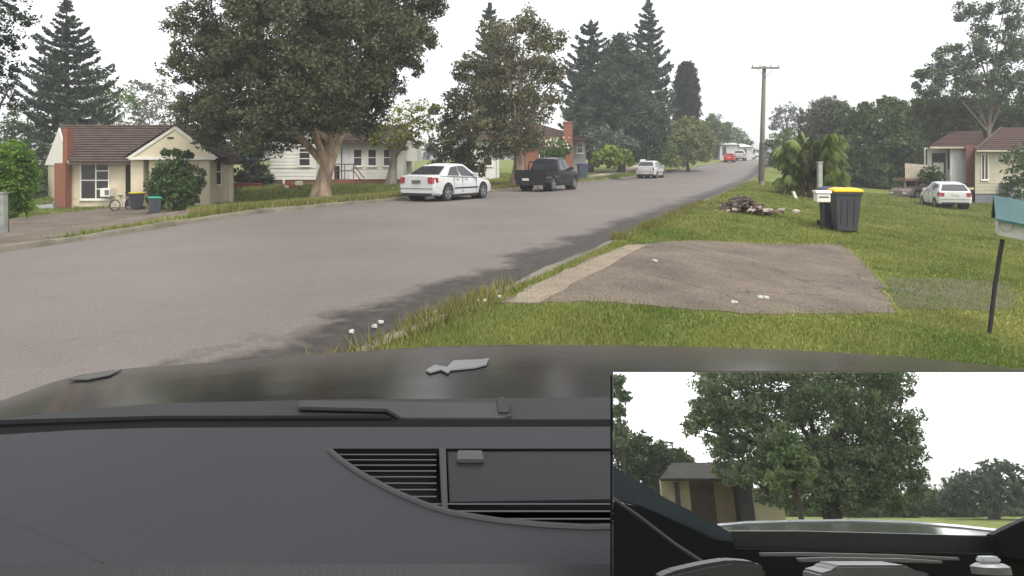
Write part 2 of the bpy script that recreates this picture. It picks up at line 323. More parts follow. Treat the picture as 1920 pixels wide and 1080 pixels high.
# ------------------------------------------------------------------ trees
def leaf_quads(pos, size, flat=0.0, asp=0.45):
    n = len(pos); a = rng.normal(size=(n, 3)); a[:, 2] *= (1 - flat); a /= np.linalg.norm(a, axis=1)[:, None]
    b = rng.normal(size=(n, 3)); b[:, 2] *= (1 - flat); b -= a * (a * b).sum(1)[:, None]; b /= np.linalg.norm(b, axis=1)[:, None]
    sz = (size * rng.uniform(0.6, 1.4, n))[:, None]
    V = np.stack([pos - a*sz, pos - b*sz*asp, pos + a*sz, pos + b*sz*asp], 1)
    return V.reshape(-1, 3)
def blob_leaves(blobs, leaf, dens, hollow=0.45, clump=0.33):       # blobs: (centre, radius); leaves gather in clumps through each blob
    out = []
    for c, r in blobs:
        nc = max(8, int(24 * dens))
        u = rng.normal(size=(nc, 3)); u /= np.linalg.norm(u, axis=1)[:, None]
        cc = np.array(c) + u * (r * (hollow + (1 - hollow) * rng.uniform(0, 1, nc) ** 0.6))[:, None] * np.array([0.92, 0.92, 0.85])
        per = max(8, int(dens * 1.9 * (r * clump / leaf) ** 2))
        for q in cc:
            v = rng.normal(size=(per, 3)); v /= np.linalg.norm(v, axis=1)[:, None]
            rr = r * clump * rng.uniform(0.7, 1.35)
            out.append(q + v * (rr * rng.uniform(0.15, 1, per) ** 0.5)[:, None] * np.array([1, 1, 0.7]))
    return np.concatenate(out)
bark_pale = mat('paper_bark', (0.58, 0.43, 0.30), (0.20, 0.14, 0.095), rough=0.95, scale=4, bump=0.8, bscale=10, stretch=(1, 1, 0.25), detail=7)
bark_dark = mat('dark_bark', (0.10, 0.08, 0.06), (0.045, 0.035, 0.03), rough=0.95, scale=4, bump=0.8, bscale=10, stretch=(1, 1, 0.25))
bark_grey = mat('grey_bark', (0.26, 0.23, 0.19), (0.13, 0.11, 0.09), rough=0.95, scale=4, bump=0.5, bscale=10, stretch=(1, 1, 0.25))
def crown_tree(name, label, cat, base, blobs, D, m, dens=1.0, leafpx=5.0, trunk=None, bark=None, tr=0.25, limbs=6, group=None, hollow=0.45, clump=0.33, flat=0.0, fork=0.45):
    """blobs in photo pixels give the crown's outline at distance D; the depth of each lobe is spread for a round crown"""
    bx, by = base; z0 = gz(bx, by) - 0.03; root = thing(name, label, cat, (bx, by, z0), 0, group)
    cxs = sum(b[0] for b in blobs) / len(blobs); W_ = max(abs(b[0] - cxs) + b[2] for b in blobs) * D / F
    BL = []
    for i, (px, py, r) in enumerate(blobs):
        e = abs(px - cxs) * D / F; dd = math.sqrt(max(0, W_*W_*0.75 - e*e)) * 0.6
        for sg in ((-1, 1) if dd > r * D / F * 0.5 else (0,)):
            d = D + sg * dd * rnd.uniform(0.5, 1); c = P(px, py, D); c.y = d; c.x *= 1; BL.append((tuple(c - Vector((bx, by, z0))), r * D / F * (1.0 if sg == 0 else 0.92)))
    leaf = leafpx * 0.72 * D / F
    pos = blob_leaves(BL, leaf, dens, hollow, clump); V = leaf_quads(pos, leaf, flat)
    fast_mesh('crown', V, np.arange(len(V)).reshape(-1, 4), m, root)
    if bark:
        mb = MB(); top = trunk or Vector((0, 0, 2)); n = 7; path = []
        for i in range(n):
            t = i / (n - 1); path.append(Vector((top[0]*t + 0.08*tr*4*math.sin(t*5+bx), top[1]*t + 0.06*math.sin(t*4+by), top[2]*t)))
        mb.tube(path, [tr * (1.35 - 0.5*min(1, (i/(n-1))*3) - 0.25*i/(n-1)) for i in range(n)], 10)
        cand = sorted(BL, key=lambda q: -q[1]); rnd.shuffle(cand)
        for c, r in cand[:limbs]:
            c = Vector(c); a = path[int(rnd.uniform(fork, 0.99) * (n-1))]; mid = a.lerp(c, 0.5) + Vector((0, 0, 0.12 * (c - a).length))
            q = a.lerp(c, 0.9)
            mb.tube([a, a.lerp(mid, 0.6), mid, mid.lerp(q, 0.6), q], [tr*0.42, tr*0.32, tr*0.22, tr*0.14, tr*0.05], 7)
        mb.build('trunk', bark, root, smooth=True, ang=60)
    return root

def norfolk(label, px, py_top, D, hw, m, tiers=17, tstart=0.18, base=None, dens=1.0, group=None, up=0.28, gap=1.0):
    """whorled conifer: tiers of upswept feathered branches; hw gives half width in pixels against the height fraction"""
    topv = P(px, py_top, D); bx, by = topv.x, topv.y; z0 = gz(bx, by) - 0.05; H = topv.z - z0
    root = thing('norfolk_pine', label, 'pine tree', (bx, by, z0), 0, group)
    mb = MB(); mb.tube([(0,0,0), (0.05,0,H*0.35), (0,0.03,H*0.7), (0,0,H)], [H*0.022, H*0.017, H*0.009, 0.02], 10)
    pts = []; k = D / F
    for i in range(tiers):
        f = tstart + (1 - tstart) * (i / tiers) ** 0.92; z = H * f
        w = np.interp(f, [a for a, _ in hw], [b for _, b in hw]) * k; nb = 7 if f < 0.8 else 5; a0 = rnd.uniform(0, 6.28)
        for j in range(nb):
            a = a0 + 2*math.pi*j/nb + rnd.uniform(-0.15, 0.15); Lb = w * rnd.uniform(0.68, 1.14); zj = rnd.uniform(-0.014, 0.014) * H; d = np.array([math.cos(a), math.sin(a), 0.0]); sd = np.array([-d[1], d[0], 0])
            n = max(20, int(dens * 95 * (Lb / (k*45)) )); t = rng.uniform(0.08, 1, n) ** 0.8
            zz = z + zj + Lb * (up * rnd.uniform(0.6, 1.3) * t * t - 0.10 * np.sin(t * 3.1))
            sp_ = Lb * 0.17 * (0.35 + np.sin(np.clip(t * 3.0, 0, 3.1))) * rng.uniform(-1, 1, n)
            pts.append(d * (t * Lb)[:, None] + sd * sp_[:, None] + np.stack([0*t, 0*t, zz + rng.uniform(-0.05, 0.12, n) * Lb * 0.42 * gap], 1))
            mb.tube([(0,0,z-0.02*Lb), tuple(d*Lb*0.5 + np.array([0,0,z+Lb*(up*0.25-0.1)])), tuple(d*Lb*0.92 + np.array([0,0,z+Lb*up*0.8]))], [H*0.004, H*0.003, 0.01], 5)
    t = rng.uniform(0, 1, 160); pts.append(np.stack([rng.normal(0, 0.12, 160)*(1.6-t), rng.normal(0, 0.12, 160)*(1.6-t), H*(0.93 + 0.075*t)], 1))
    V = leaf_quads(np.concatenate(pts), 4.2 * k, 0.2, 0.38)
    fast_mesh('crown', V, np.arange(len(V)).reshape(-1, 4), m, root); mb.build('trunk', bark_dark, root, smooth=True)
    return root

L_olive = leafmat('leaf_paperbark', (0.095, 0.106, 0.050), (0.040, 0.047, 0.025))
L_brown = leafmat('leaf_brown_olive', (0.135, 0.130, 0.072), (0.066, 0.066, 0.038))
L_pine = leafmat('leaf_pine', (0.055, 0.075, 0.046), (0.026, 0.038, 0.027))
L_pine2 = leafmat('leaf_far_pine', (0.065, 0.095, 0.058), (0.034, 0.052, 0.036))
L_dark = leafmat('leaf_dark', (0.080, 0.118, 0.042), (0.036, 0.056, 0.022))
L_green = leafmat('leaf_green', (0.085, 0.135, 0.030), (0.040, 0.070, 0.018))
L_bright = leafmat('leaf_bright', (0.13, 0.21, 0.035), (0.06, 0.11, 0.02))
L_yellow = leafmat('leaf_yellow', (0.20, 0.20, 0.035), (0.075, 0.09, 0.02))
L_grey = leafmat('leaf_grey', (0.125, 0.13, 0.085), (0.06, 0.065, 0.045))
L_gum = leafmat('leaf_gum', (0.11, 0.14, 0.085), (0.052, 0.07, 0.046))
L_black = leafmat('leaf_blackish', (0.036, 0.050, 0.030), (0.018, 0.026, 0.017))  # darkest foliage, blackish green by its own colour

# big paperbark on the verge
b = P(605, 356, 32)
crown_tree('paperbark_tree', 'huge dark spreading paperbark with thick peeling pale trunk between the cream and white houses', 'tree', (b.x, b.y),
    [(395,60,55),(455,15,70),(540,-15,85),(640,-30,90),(735,-5,80),(805,5,42),(372,135,46),(440,110,80),(540,90,95),(640,80,95),(735,80,68),(795,70,32),
     (385,205,50),(455,205,72),(540,190,85),(630,170,85),(710,150,50),(335,95,22),(425,255,42),(500,245,55),(575,232,50),(650,215,55),(770,120,22),(690,190,30)], 32, L_olive,
    dens=1.5, leafpx=4.6, trunk=Vector((0.35, 0.1, 3.6)), bark=bark_pale, tr=0.46, limbs=12, hollow=0.25)
b = P(968, 350, 40)
crown_tree('paperbark_tree', 'tall olive brown paperbark with twin pale stems behind the black pickup truck', 'tree', (b.x, b.y),
    [(985,45,34),(935,75,42),(1015,75,38),(1050,75,18),(885,140,44),(950,130,58),(1015,130,44),(858,190,34),(920,205,62),(990,200,52),(1035,185,22),(880,240,30),(955,262,42),(1000,262,30),(845,225,22),(1045,140,18),(935,275,30)], 40, L_brown,
    dens=1.25, leafpx=4.2, trunk=Vector((0.1, 0, 4.2)), bark=bark_pale, tr=0.38, limbs=9, hollow=0.3)
b = P(735, 352, 42)
crown_tree('street_tree', 'small yellow green tree with leaning pale limbs before the white house', 'tree', (b.x, b.y),
    [(735,215,30),(780,205,30),(760,240,32),(800,232,22),(712,245,20),(815,205,14),(700,262,14),(780,262,20),(745,268,18)], 42, L_yellow,
    dens=0.75, leafpx=4.6, trunk=Vector((0, 0, 3.2)), bark=bark_grey, tr=0.30, limbs=6)
b = P(860, 335, 46)
crown_tree('garden_shrub', 'tall dark olive shrub mass directly behind the white sedan', 'shrub', (b.x, b.y),
    [(860,262,40),(825,275,30),(885,288,36),(835,240,24),(855,310,34),(825,315,24),(895,320,20),(870,235,18)], 46, leafmat('leaf_olive_shrub', (0.085, 0.095, 0.026), (0.030, 0.036, 0.014)), dens=1.0, leafpx=4.4, bark=bark_dark, tr=0.15, limbs=4)

norfolk('large norfolk pine with upswept tiers rising behind the cream house', 125, -6, 50, [(0,60),(0.35,92),(0.5,84),(0.65,62),(0.8,38),(0.93,15),(1,3)], L_pine, tiers=19, tstart=0.25, dens=1.15)
norfolk('slender tall norfolk pine, the highest of the distant trees beside the cypress', 1216, 0, 85, [(0,45),(0.3,56),(0.5,50),(0.7,38),(0.85,24),(0.95,12),(1,4)], L_pine2, tiers=24, tstart=0.12, dens=1.2)
norfolk('broad bushy norfolk pine left of the slender tall pine', 1108, 40, 80, [(0,56),(0.4,62),(0.6,56),(0.8,40),(0.92,24),(1,6)], L_pine2, tiers=19, tstart=0.12, dens=1.7)
norfolk('norfolk pine whose dark tip pokes above the olive brown paperbark', 918, 8, 78, [(0,40),(0.5,36),(0.8,24),(0.93,15),(1,5)], L_pine2, tiers=18, tstart=0.15, dens=1.3)
b = P(1165, 300, 78)
crown_tree('dark_tree', 'dense blackish green tree standing between the two distant pines', 'tree', (b.x, b.y),
    [(1160,88,24),(1150,120,34),(1180,130,34),(1140,170,44),(1185,180,44),(1120,215,44),(1165,225,48),(1205,225,44),(1090,240,30),(1215,265,34),(1170,270,40),(1230,240,26),(1200,290,24),(1140,140,26),(1110,180,30),(1215,210,26),(1070,215,18),(1140,275,34)], 78, L_pine2, dens=1.8, leafpx=4.0, trunk=Vector((0,0,5)), bark=bark_dark, tr=0.4, limbs=5)
b = P(1286, 300, 96)
crown_tree('cypress_tree', 'narrow columnar dark cypress standing alone against the white sky', 'cypress', (b.x, b.y),
    [(1286,126,13),(1286,140,19),(1285,156,23),(1286,174,25),(1286,192,26),(1287,210,26),(1287,230,26),(1287,248,25),(1287,266,24)], 96, L_black, dens=3.0, leafpx=2.8, trunk=Vector((0,0,3)), bark=bark_dark, tr=0.2, limbs=0, hollow=0.55, clump=0.3)
b = P(1290, 312, 82)
crown_tree('round_tree', 'rounded pale olive tree leaning over the footpath below the cypress', 'tree', (b.x, b.y),
    [(1288,236,24),(1308,248,26),(1272,256,24),(1320,268,20),(1298,276,28),(1268,284,24),(1316,290,18),(1250,272,22),(1285,298,18),(1262,302,14),(1232,285,16)], 82, leafmat('leaf_pale_olive', (0.20,0.215,0.08),(0.085,0.105,0.038)), dens=1.5, leafpx=3.6, trunk=Vector((0,0,2)), bark=bark_dark, tr=0.2, limbs=5)
b = P(1238, 318, 78)
crown_tree('weeping_shrub', 'feathery light green shrub beyond the white hatchback', 'shrub', (b.x, b.y),
    [(1240,258,15),(1230,272,19),(1252,280,17),(1236,294,20),(1258,300,15),(1226,302,12)], 78, leafmat('leaf_feather', (0.14,0.20,0.055),(0.06,0.095,0.03)), dens=1.5, leafpx=3.4)
b = P(1345, 292, 125)
crown_tree('far_tree', 'rounded mid green tree over the white roofs up the street', 'tree', (b.x, b.y),
    [(1335,226,16),(1330,245,22),(1355,245,22),(1345,265,24),(1325,270,18),(1330,285,16),(1318,240,16),(1348,285,14),(1365,268,16)], 125, leafmat('leaf_far_green',(0.12,0.155,0.07),(0.06,0.085,0.045)), dens=1.5, leafpx=3.2, trunk=Vector((0,0,2)), bark=bark_dark, tr=0.25, limbs=3)
b = P(1385, 288, 150)
crown_tree('far_tree', 'small grey green tree sloping down to the end of the street', 'tree', (b.x, b.y),
    [(1378,248,14),(1365,256,16),(1390,258,13),(1402,268,9),(1380,268,14)], 150, MATS['leaf_far_green'], dens=1.1, leafpx=2.8)
b = P(1040, 322, 52)
fr = crown_tree('frangipani', 'small round frangipani dotted with white flowers beside the black pickup', 'shrub', (b.x, b.y),
    [(1040,278,24),(1028,292,20),(1056,282,18),(1042,300,20)], 52, L_green, dens=0.9, leafpx=4.4, trunk=Vector((0,0,1.2)), bark=bark_grey, tr=0.12, limbs=4)
q = [np.array(P(1042 + rnd.uniform(-30, 26), 268 + rnd.uniform(-11, 9), 51.2 + rnd.uniform(-0.5, 0.6)) - fr.location) for _ in range(60)]
Vf = leaf_quads(np.array(q), 0.1, 0, 0.8); fast_mesh('blossom', Vf, np.arange(len(Vf)).reshape(-1,4), mat('white_petal', (0.75,0.72,0.55), rough=0.6), fr)
b = P(1146, 312, 60)
crown_tree('broad_leaf_shrub', 'yellow green broad leaved shrub beside the pale garden path', 'shrub', (b.x, b.y),
    [(1145,288,20),(1125,294,16),(1168,294,17),(1150,302,16),(1180,303,9),(1118,305,9)], 60, leafmat('leaf_banana', (0.20,0.25,0.05),(0.08,0.12,0.02)), dens=0.8, leafpx=6.5)
b = P(1135, 305, 66)
crown_tree('grey_shrub', 'large silver flecked grey green bush above the yellow green shrub', 'shrub', (b.x, b.y),
    [(1130,255,24),(1165,262,22),(1102,262,20),(1185,270,14),(1120,280,24),(1160,282,24)], 66, leafmat('leaf_silver', (0.13,0.15,0.11),(0.035,0.045,0.03)), dens=0.8, leafpx=5.0)

# behind and beside the cream house
b = P(205, 300, 66)
crown_tree('garden_tree', 'green spreading tree behind the middle of the cream house roof', 'tree', (b.x, b.y),
    [(180,185,26),(215,172,26),(235,188,26),(160,210,24),(200,212,28),(175,235,26),(220,240,26)], 66, L_green, dens=0.75, leafpx=4.2, trunk=Vector((0,0,4)), bark=bark_grey, tr=0.2, limbs=5)
b = P(290, 300, 72)
crown_tree('grey_gum_tree', 'thin greyish gum tree between the green tree and the huge paperbark', 'tree', (b.x, b.y),
    [(265,162,13),(285,182,30),(315,172,28),(255,200,26),(300,212,34),(335,205,26),(265,228,28),(325,235,26)], 72, L_grey, dens=0.7, leafpx=4.0, trunk=Vector((0,0,5)), bark=bark_grey, tr=0.22, limbs=7)
b = P(470, 345, 43)
crown_tree('garden_shrub', 'dark green shrub mass between the cream house and the white house', 'shrub', (b.x, b.y),
    [(470,300,34),(480,328,28),(458,272,26),(450,330,18),(490,270,26),(498,335,14)], 43, L_black, dens=1.2, leafpx=4.5)
b = P(325, 385, 31.5)
crown_tree('round_shrub', 'round dark green shrub in front of the cream house porch', 'shrub', (b.x, b.y),
    [(325,333,32),(304,344,24),(350,330,26),(330,314,24),(354,350,24),(310,362,22),(338,360,26),(322,286,9),(345,290,10),(302,324,13),(298,372,16),(325,376,22),(352,372,20),(368,342,13)], 31.5, leafmat('leaf_porch_shrub', (0.085,0.135,0.035),(0.035,0.06,0.018)),
    dens=1.5, leafpx=4.2, bark=bark_dark, tr=0.06, limbs=5, trunk=Vector((0,0,1)))
b = P(10, 470, 19)
crown_tree('bright_shrub', 'bright green leafy shrub cut off by the left edge of the view', 'shrub', (b.x, b.y),
    [(10,290,34),(28,330,28),(0,345,42),(15,375,32),(-25,300,40),(20,310,34),(5,318,36),(30,350,26),(0,380,36),(25,390,22)], 19.5, L_bright, dens=1.5, leafpx=5, trunk=Vector((0,0,1.0)), bark=bark_dark, tr=0.06, limbs=4)
b = P(-20, 420, 26)
crown_tree('overhanging_tree', 'dark tree hanging into the upper left corner of the view', 'tree', (b.x, b.y),
    [(10,10,46),(-20,50,50),(30,30,26),(8,75,20),(-10,110,30),(12,135,14),(-5,165,24),(5,195,18),(-30,150,40)], 26, L_black, dens=0.85, leafpx=5, trunk=Vector((-0.5,0,5)), bark=bark_dark, tr=0.2, limbs=7)
b = P(50, 392, 41)
crown_tree('garden_shrub', 'dark hedge of shrubs behind the grey corrugated fence panel', 'shrub', (b.x, b.y),
    [(-10,365,30),(20,360,30),(50,356,28),(78,352,22),(35,335,24),(5,335,26),(70,330,18),(88,372,14),(60,380,20),(25,385,22)], 41, L_dark, dens=1.5, leafpx=4.4)
b = P(55, 380, 54)
crown_tree('dark_tree', 'dark evergreen filling the gap left of the cream house chimney', 'tree', (b.x, b.y),
    [(50,235,34),(20,255,36),(75,255,26),(45,290,40),(70,320,34),(30,335,36),(60,360,32),(5,300,36),(95,285,12)], 54, L_dark, dens=1.0, leafpx=4.6, trunk=Vector((0,0,3)), bark=bark_dark, tr=0.2, limbs=4)

# right of the street
b = P(1475, 290, 150)
crown_tree('umbrella_pine', 'flat topped layered pine far up the street beyond the power pole', 'pine tree', (b.x, b.y),
    [(1475,203,13),(1460,208,11),(1490,209,11),(1455,222,11),(1475,222,13),(1497,224,10),(1462,236,13),(1488,238,13),(1475,250,14),(1450,238,9)], 150, leafmat('leaf_far_grey',(0.095,0.11,0.095),(0.055,0.065,0.055)), dens=0.9, leafpx=2.8, trunk=Vector((0,0,8)), bark=bark_dark, tr=0.3, limbs=6, flat=0.4)
b = P(1548, 340, 72)
crown_tree('tall_round_tree', 'tall rounded grey green tree rising behind the palm clump', 'tree', (b.x, b.y),
    [(1545,198,22),(1568,205,22),(1525,222,24),(1552,232,32),(1580,232,20),(1535,258,28),(1570,262,28),(1515,245,14),(1535,290,28),(1570,295,26),(1550,330,26),(1548,215,26)], 72, L_grey, dens=1.5, leafpx=3.8, trunk=Vector((0,0,4)), bark=bark_dark, tr=0.25, limbs=5)
b = P(1470, 320, 88)
crown_tree('verge_tree', 'yellowish green low tree on the verge just right of the power pole', 'tree', (b.x, b.y),
    [(1455,300,14),(1490,310,18),(1465,262,20),(1490,252,20),(1450,280,15),(1480,282,22),(1460,300,14),(1505,270,18),(1447,268,10)], 88, L_green, dens=1.0, leafpx=3.5, trunk=Vector((0,0,1.5)), bark=bark_dark, tr=0.15, limbs=3)
b = P(1625, 345, 62)
crown_tree('garden_tree', 'dense dark green tree behind the wheelie bins and palm clump', 'tree', (b.x, b.y),
    [(1605,235,28),(1640,222,30),(1600,270,34),(1640,262,38),(1680,240,32),(1675,280,36),(1615,305,34),(1655,310,34),(1695,312,26),(1585,320,22),(1640,195,10),(1625,335,22),(1680,338,20),(1650,338,22),(1600,215,22),(1660,205,22),(1620,345,20)], 62, L_dark, dens=1.6, leafpx=4.2, trunk=Vector((0,0,3)), bark=bark_dark, tr=0.25, limbs=6)
b = P(1745, 345, 66)
crown_tree('garden_tree', 'broad olive green tree behind the red roofed house', 'tree', (b.x, b.y),
    [(1715,205,28),(1745,212,32),(1710,240,34),(1755,245,34),(1790,225,32),(1720,280,30),(1780,260,28),(1705,195,12),(1663,190,12),(1800,250,24),(1700,310,34),(1735,310,34),(1770,300,30),(1700,345,24),(1735,345,24),(1790,205,22),(1770,195,16)], 66, leafmat('leaf_olive2', (0.105,0.135,0.04),(0.045,0.06,0.02)), dens=1.6, leafpx=4.2, trunk=Vector((0,0,4)), bark=bark_dark, tr=0.3, limbs=6)
b = P(1870, 345, 68)
crown_tree('dark_tree', 'blackish tree screen above the right end of the red roof', 'tree', (b.x, b.y),
    [(1830,218,30),(1865,212,34),(1900,215,36),(1850,245,30),(1890,248,34),(1930,225,36),(1815,240,22),(1850,195,22),(1900,190,24),(1825,200,18)], 68, L_dark, dens=1.6, leafpx=4.2, trunk=Vector((0,0,4)), bark=bark_dark, tr=0.3, limbs=5)
b = P(1850, 345, 60)
crown_tree('gum_tree', 'tall open crowned eucalyptus with bare limbs against the sky at upper right', 'tree', (b.x, b.y),
    [(1845,5,20),(1870,15,24),(1828,22,12),(1882,48,20),(1860,52,18),(1905,60,18),(1800,90,18),(1812,110,18),(1785,120,20),(1775,98,12),(1765,135,15),(1860,88,20),(1880,100,22),(1850,120,22),(1905,110,20),
     (1728,138,11),(1748,142,13),(1718,160,8),(1738,172,12),(1790,155,22),(1830,150,22),(1870,150,24),(1910,150,24),(1770,175,16),(1810,185,20),(1850,185,20),(1895,185,22),(1925,90,24),(1930,150,24)], 60, L_gum,
    dens=1.15, leafpx=4.2, trunk=Vector((0.4,0,11)), bark=bark_grey, tr=0.22, limbs=18, clump=0.45, fork=0.5)
b = P(1912, 392, 43)
crown_tree('garden_shrub', 'dark green shrub beside the cream wall at the right edge', 'shrub', (b.x, b.y),
    [(1908,300,22),(1920,330,28),(1902,345,18),(1910,372,24),(1930,290,26)], 43, L_dark, dens=1.0, leafpx=4.4)
b = P(1735, 352, 47)
crown_tree('small_shrub', 'small dark shrub under the timber deck of the red roofed house', 'shrub', (b.x, b.y),
    [(1745,322,14),(1735,332,12),(1755,332,12),(1748,340,10)], 47, L_dark, dens=1.0, leafpx=3.8)
# far wood closing the horizon
fw = []
for i in range(74):
    px = -150 + i * 30; D = 185 + 30 * math.sin(i * 2.3)
    if 1398 < px < 1438: continue
    c = P(px, 285 + 8*math.sin(i*1.7), D); fw.append((tuple(c), (3.4 + 1.6*math.sin(i*3.1)) )); c2 = P(px + 12, 300, D); fw.append((tuple(c2), 3.2))
pos = blob_leaves(fw, 0.55, 0.7); V = leaf_quads(pos, 0.6)
tag(fast_mesh('far_woods', V, np.arange(len(V)).reshape(-1,4), MATS['leaf_far_grey']), kind='stuff')

def palm_clump():
    g = hit(1522, 372); root = thing('palm_clump', 'drooping golden cane palm clump on the lawn beside the street', 'palm', g)
    k = g.y / F; leaves = []; mb = MB(); Ht = 178 * k
    for i in range(190):
        a = rnd.uniform(0, 6.283); el = rnd.uniform(0.55, 1.45); Lf = Ht * rnd.uniform(0.36, 0.58); q = rnd.uniform(0, 1)
        b0 = np.array([math.cos(a)*rnd.uniform(0, 34*k), math.sin(a)*rnd.uniform(0, 34*k), (0.03 + 0.46*q)*Ht])
        d = np.array([math.cos(a), math.sin(a), 0]); sd = np.array([-d[1], d[0], 0]); n = 46
        t = np.linspace(0.12, 1, n); r = Lf*(0.42*np.sin(t*1.5)*math.cos(el) + 0.14*t); z = Lf*(math.sin(el)*t*1.0 - 0.62*t**2.4)
        ctr = b0 + d*r[:,None] + np.stack([0*t,0*t,z],1); w = Lf*0.20*np.sin(np.clip(t*3.1,0.25,3.0))
        for sg in (-1, 1):
            j = rng.uniform(0.75, 1.2, n); tip = ctr + sd*(sg*w*j)[:,None]*0.5 + d*(w*0.5*j)[:,None] - np.stack([0*t,0*t,w*rng.uniform(0.6,1.15,n)],1); e = d*0.0055*Ht
            leaves.append(np.stack([ctr-e, ctr+e, tip+e*0.25, tip-e*0.25],1).reshape(-1,3))
        mb.tube([tuple(ctr[0]), tuple(ctr[n//3]), tuple(ctr[2*n//3]), tuple(ctr[-1])], [0.016, 0.012, 0.009, 0.004], 5)
        if i % 5 == 0: mb.tube([(b0[0]*0.6, b0[1]*0.6, -0.05), tuple(b0), tuple(ctr[2])], [0.045, 0.035, 0.02], 6)
    V = np.concatenate(leaves); fast_mesh('fronds', V, np.arange(len(V)).reshape(-1,4), leafmat('leaf_palm', (0.125,0.17,0.045),(0.07,0.085,0.03), 1.0), root)
    mb.build('stems', mat('palm_cane', (0.20,0.15,0.07),(0.12,0.09,0.04), scale=5), root, smooth=True)
palm_clump()

# ------------------------------------------------------------------ houses
M_cream = mat('cream_board', (0.66, 0.58, 0.42), (0.58, 0.50, 0.36), rough=0.7, scale=1.2, bump=0.1)
M_white = mat('white_paint', (0.72, 0.70, 0.64), (0.62, 0.60, 0.54), rough=0.6, scale=1.5)
M_trim = mat('white_trim', (0.76, 0.73, 0.66), (0.68, 0.65, 0.58), rough=0.55, scale=2)
M_tile = mat('brown_tile', (0.105, 0.070, 0.055), (0.060, 0.043, 0.036), rough=0.85, scale=2.2, bump=0.3, bscale=20, detail=8)
M_tiler = mat('red_tile', (0.095, 0.046, 0.038), (0.060, 0.042, 0.036), rough=0.85, scale=1.2, bump=0.3, bscale=20, detail=8)
M_glass = mat('window_glass', (0.035, 0.03, 0.035), (0.06, 0.055, 0.06), rough=0.12, scale=0.8, spec=0.5)
M_brick = brickmat('red_brick', (0.25, 0.088, 0.052), (0.19, 0.065, 0.04), (0.20, 0.13, 0.10))
M_gap = mat('dark_doorway', (0.022, 0.018, 0.016), rough=0.9)
M_grey = mat('grey_paint', (0.20, 0.21, 0.23), (0.15, 0.16, 0.18), rough=0.7)

def roof_slope(mb, A, B, C, Dd, n=14, lift=0.06):
    """tile courses: A,B eave ends, C,D ridge ends (C above B, D above A); each course steps proud of the one above"""
    A, B, C, Dd = map(Vector, (A, B, C, Dd)); nor = (B - A).cross(Dd - A)
    if nor.length < 1e-6: nor = (B - A).cross(C - A)
    nor.normalize()
    if nor.z < 0: nor = -nor
    for i in range(n):
        t0, t1 = i / n, (i + 1) / n; a, b = A.lerp(Dd, t0), B.lerp(C, t0); d, c = A.lerp(Dd, t1), B.lerp(C, t1)
        mb.add([a + nor*lift, b + nor*lift, c + nor*0.004, d + nor*0.004, a - nor*0.01, b - nor*0.01], [(0,1,2,3),(4,5,1,0)])
def window(parent, x0, x1, z0, z1, y, bars_v=(), bars_h=(), fw=0.06, split=None, curtain=False):
    """in a wall facing -y at depth y (local): glass, frame proud of the wall, sill"""
    f = MB(); f.box(x0-fw, x0, y-0.065, y+0.05, z0-fw, z1+fw); f.box(x1, x1+fw, y-0.065, y+0.05, z0-fw, z1+fw)
    f.box(x0, x1, y-0.065, y+0.05, z1, z1+fw); f.box(x0, x1, y-0.065, y+0.05, z0-fw, z0)
    for v in bars_v: xx = x0 + (x1-x0)*v; f.box(xx-0.028, xx+0.028, y-0.06, y+0.03, z0, z1)
    for h in bars_h:
        hh, a, b_ = h if isinstance(h, tuple) else (h, 0, 1); zz = z0 + (z1-z0)*hh; f.box(x0+(x1-x0)*a, x0+(x1-x0)*b_, y-0.056, y+0.03, zz-0.025, zz+0.025)
    w = f.build('window', M_trim, parent); g = MB(); g.box(x0, x1, y-0.032, y+0.02, z0, z1); g.build('pane', M_glass, w)
    s_ = MB(); s_.box(x0-fw-0.04, x1+fw+0.04, y-0.10, y+0.02, z0-fw-0.06, z0-fw-0.003); s_.build('sill', M_trim, w); return w
def boards(mb, x0, x1, y, z0, z1, h=0.16):            # weatherboards: lapped strips facing -y
    n = max(1, int((z1-z0)/h)); hh = (z1-z0)/n
    for i in range(n):
        a = z0 + i*hh; mb.add([(x0,y-0.022,a),(x1,y-0.022,a),(x1,y-0.004,a+hh),(x0,y-0.004,a+hh),(x0,y,a),(x1,y,a)], [(0,1,2,3),(4,5,1,0)])

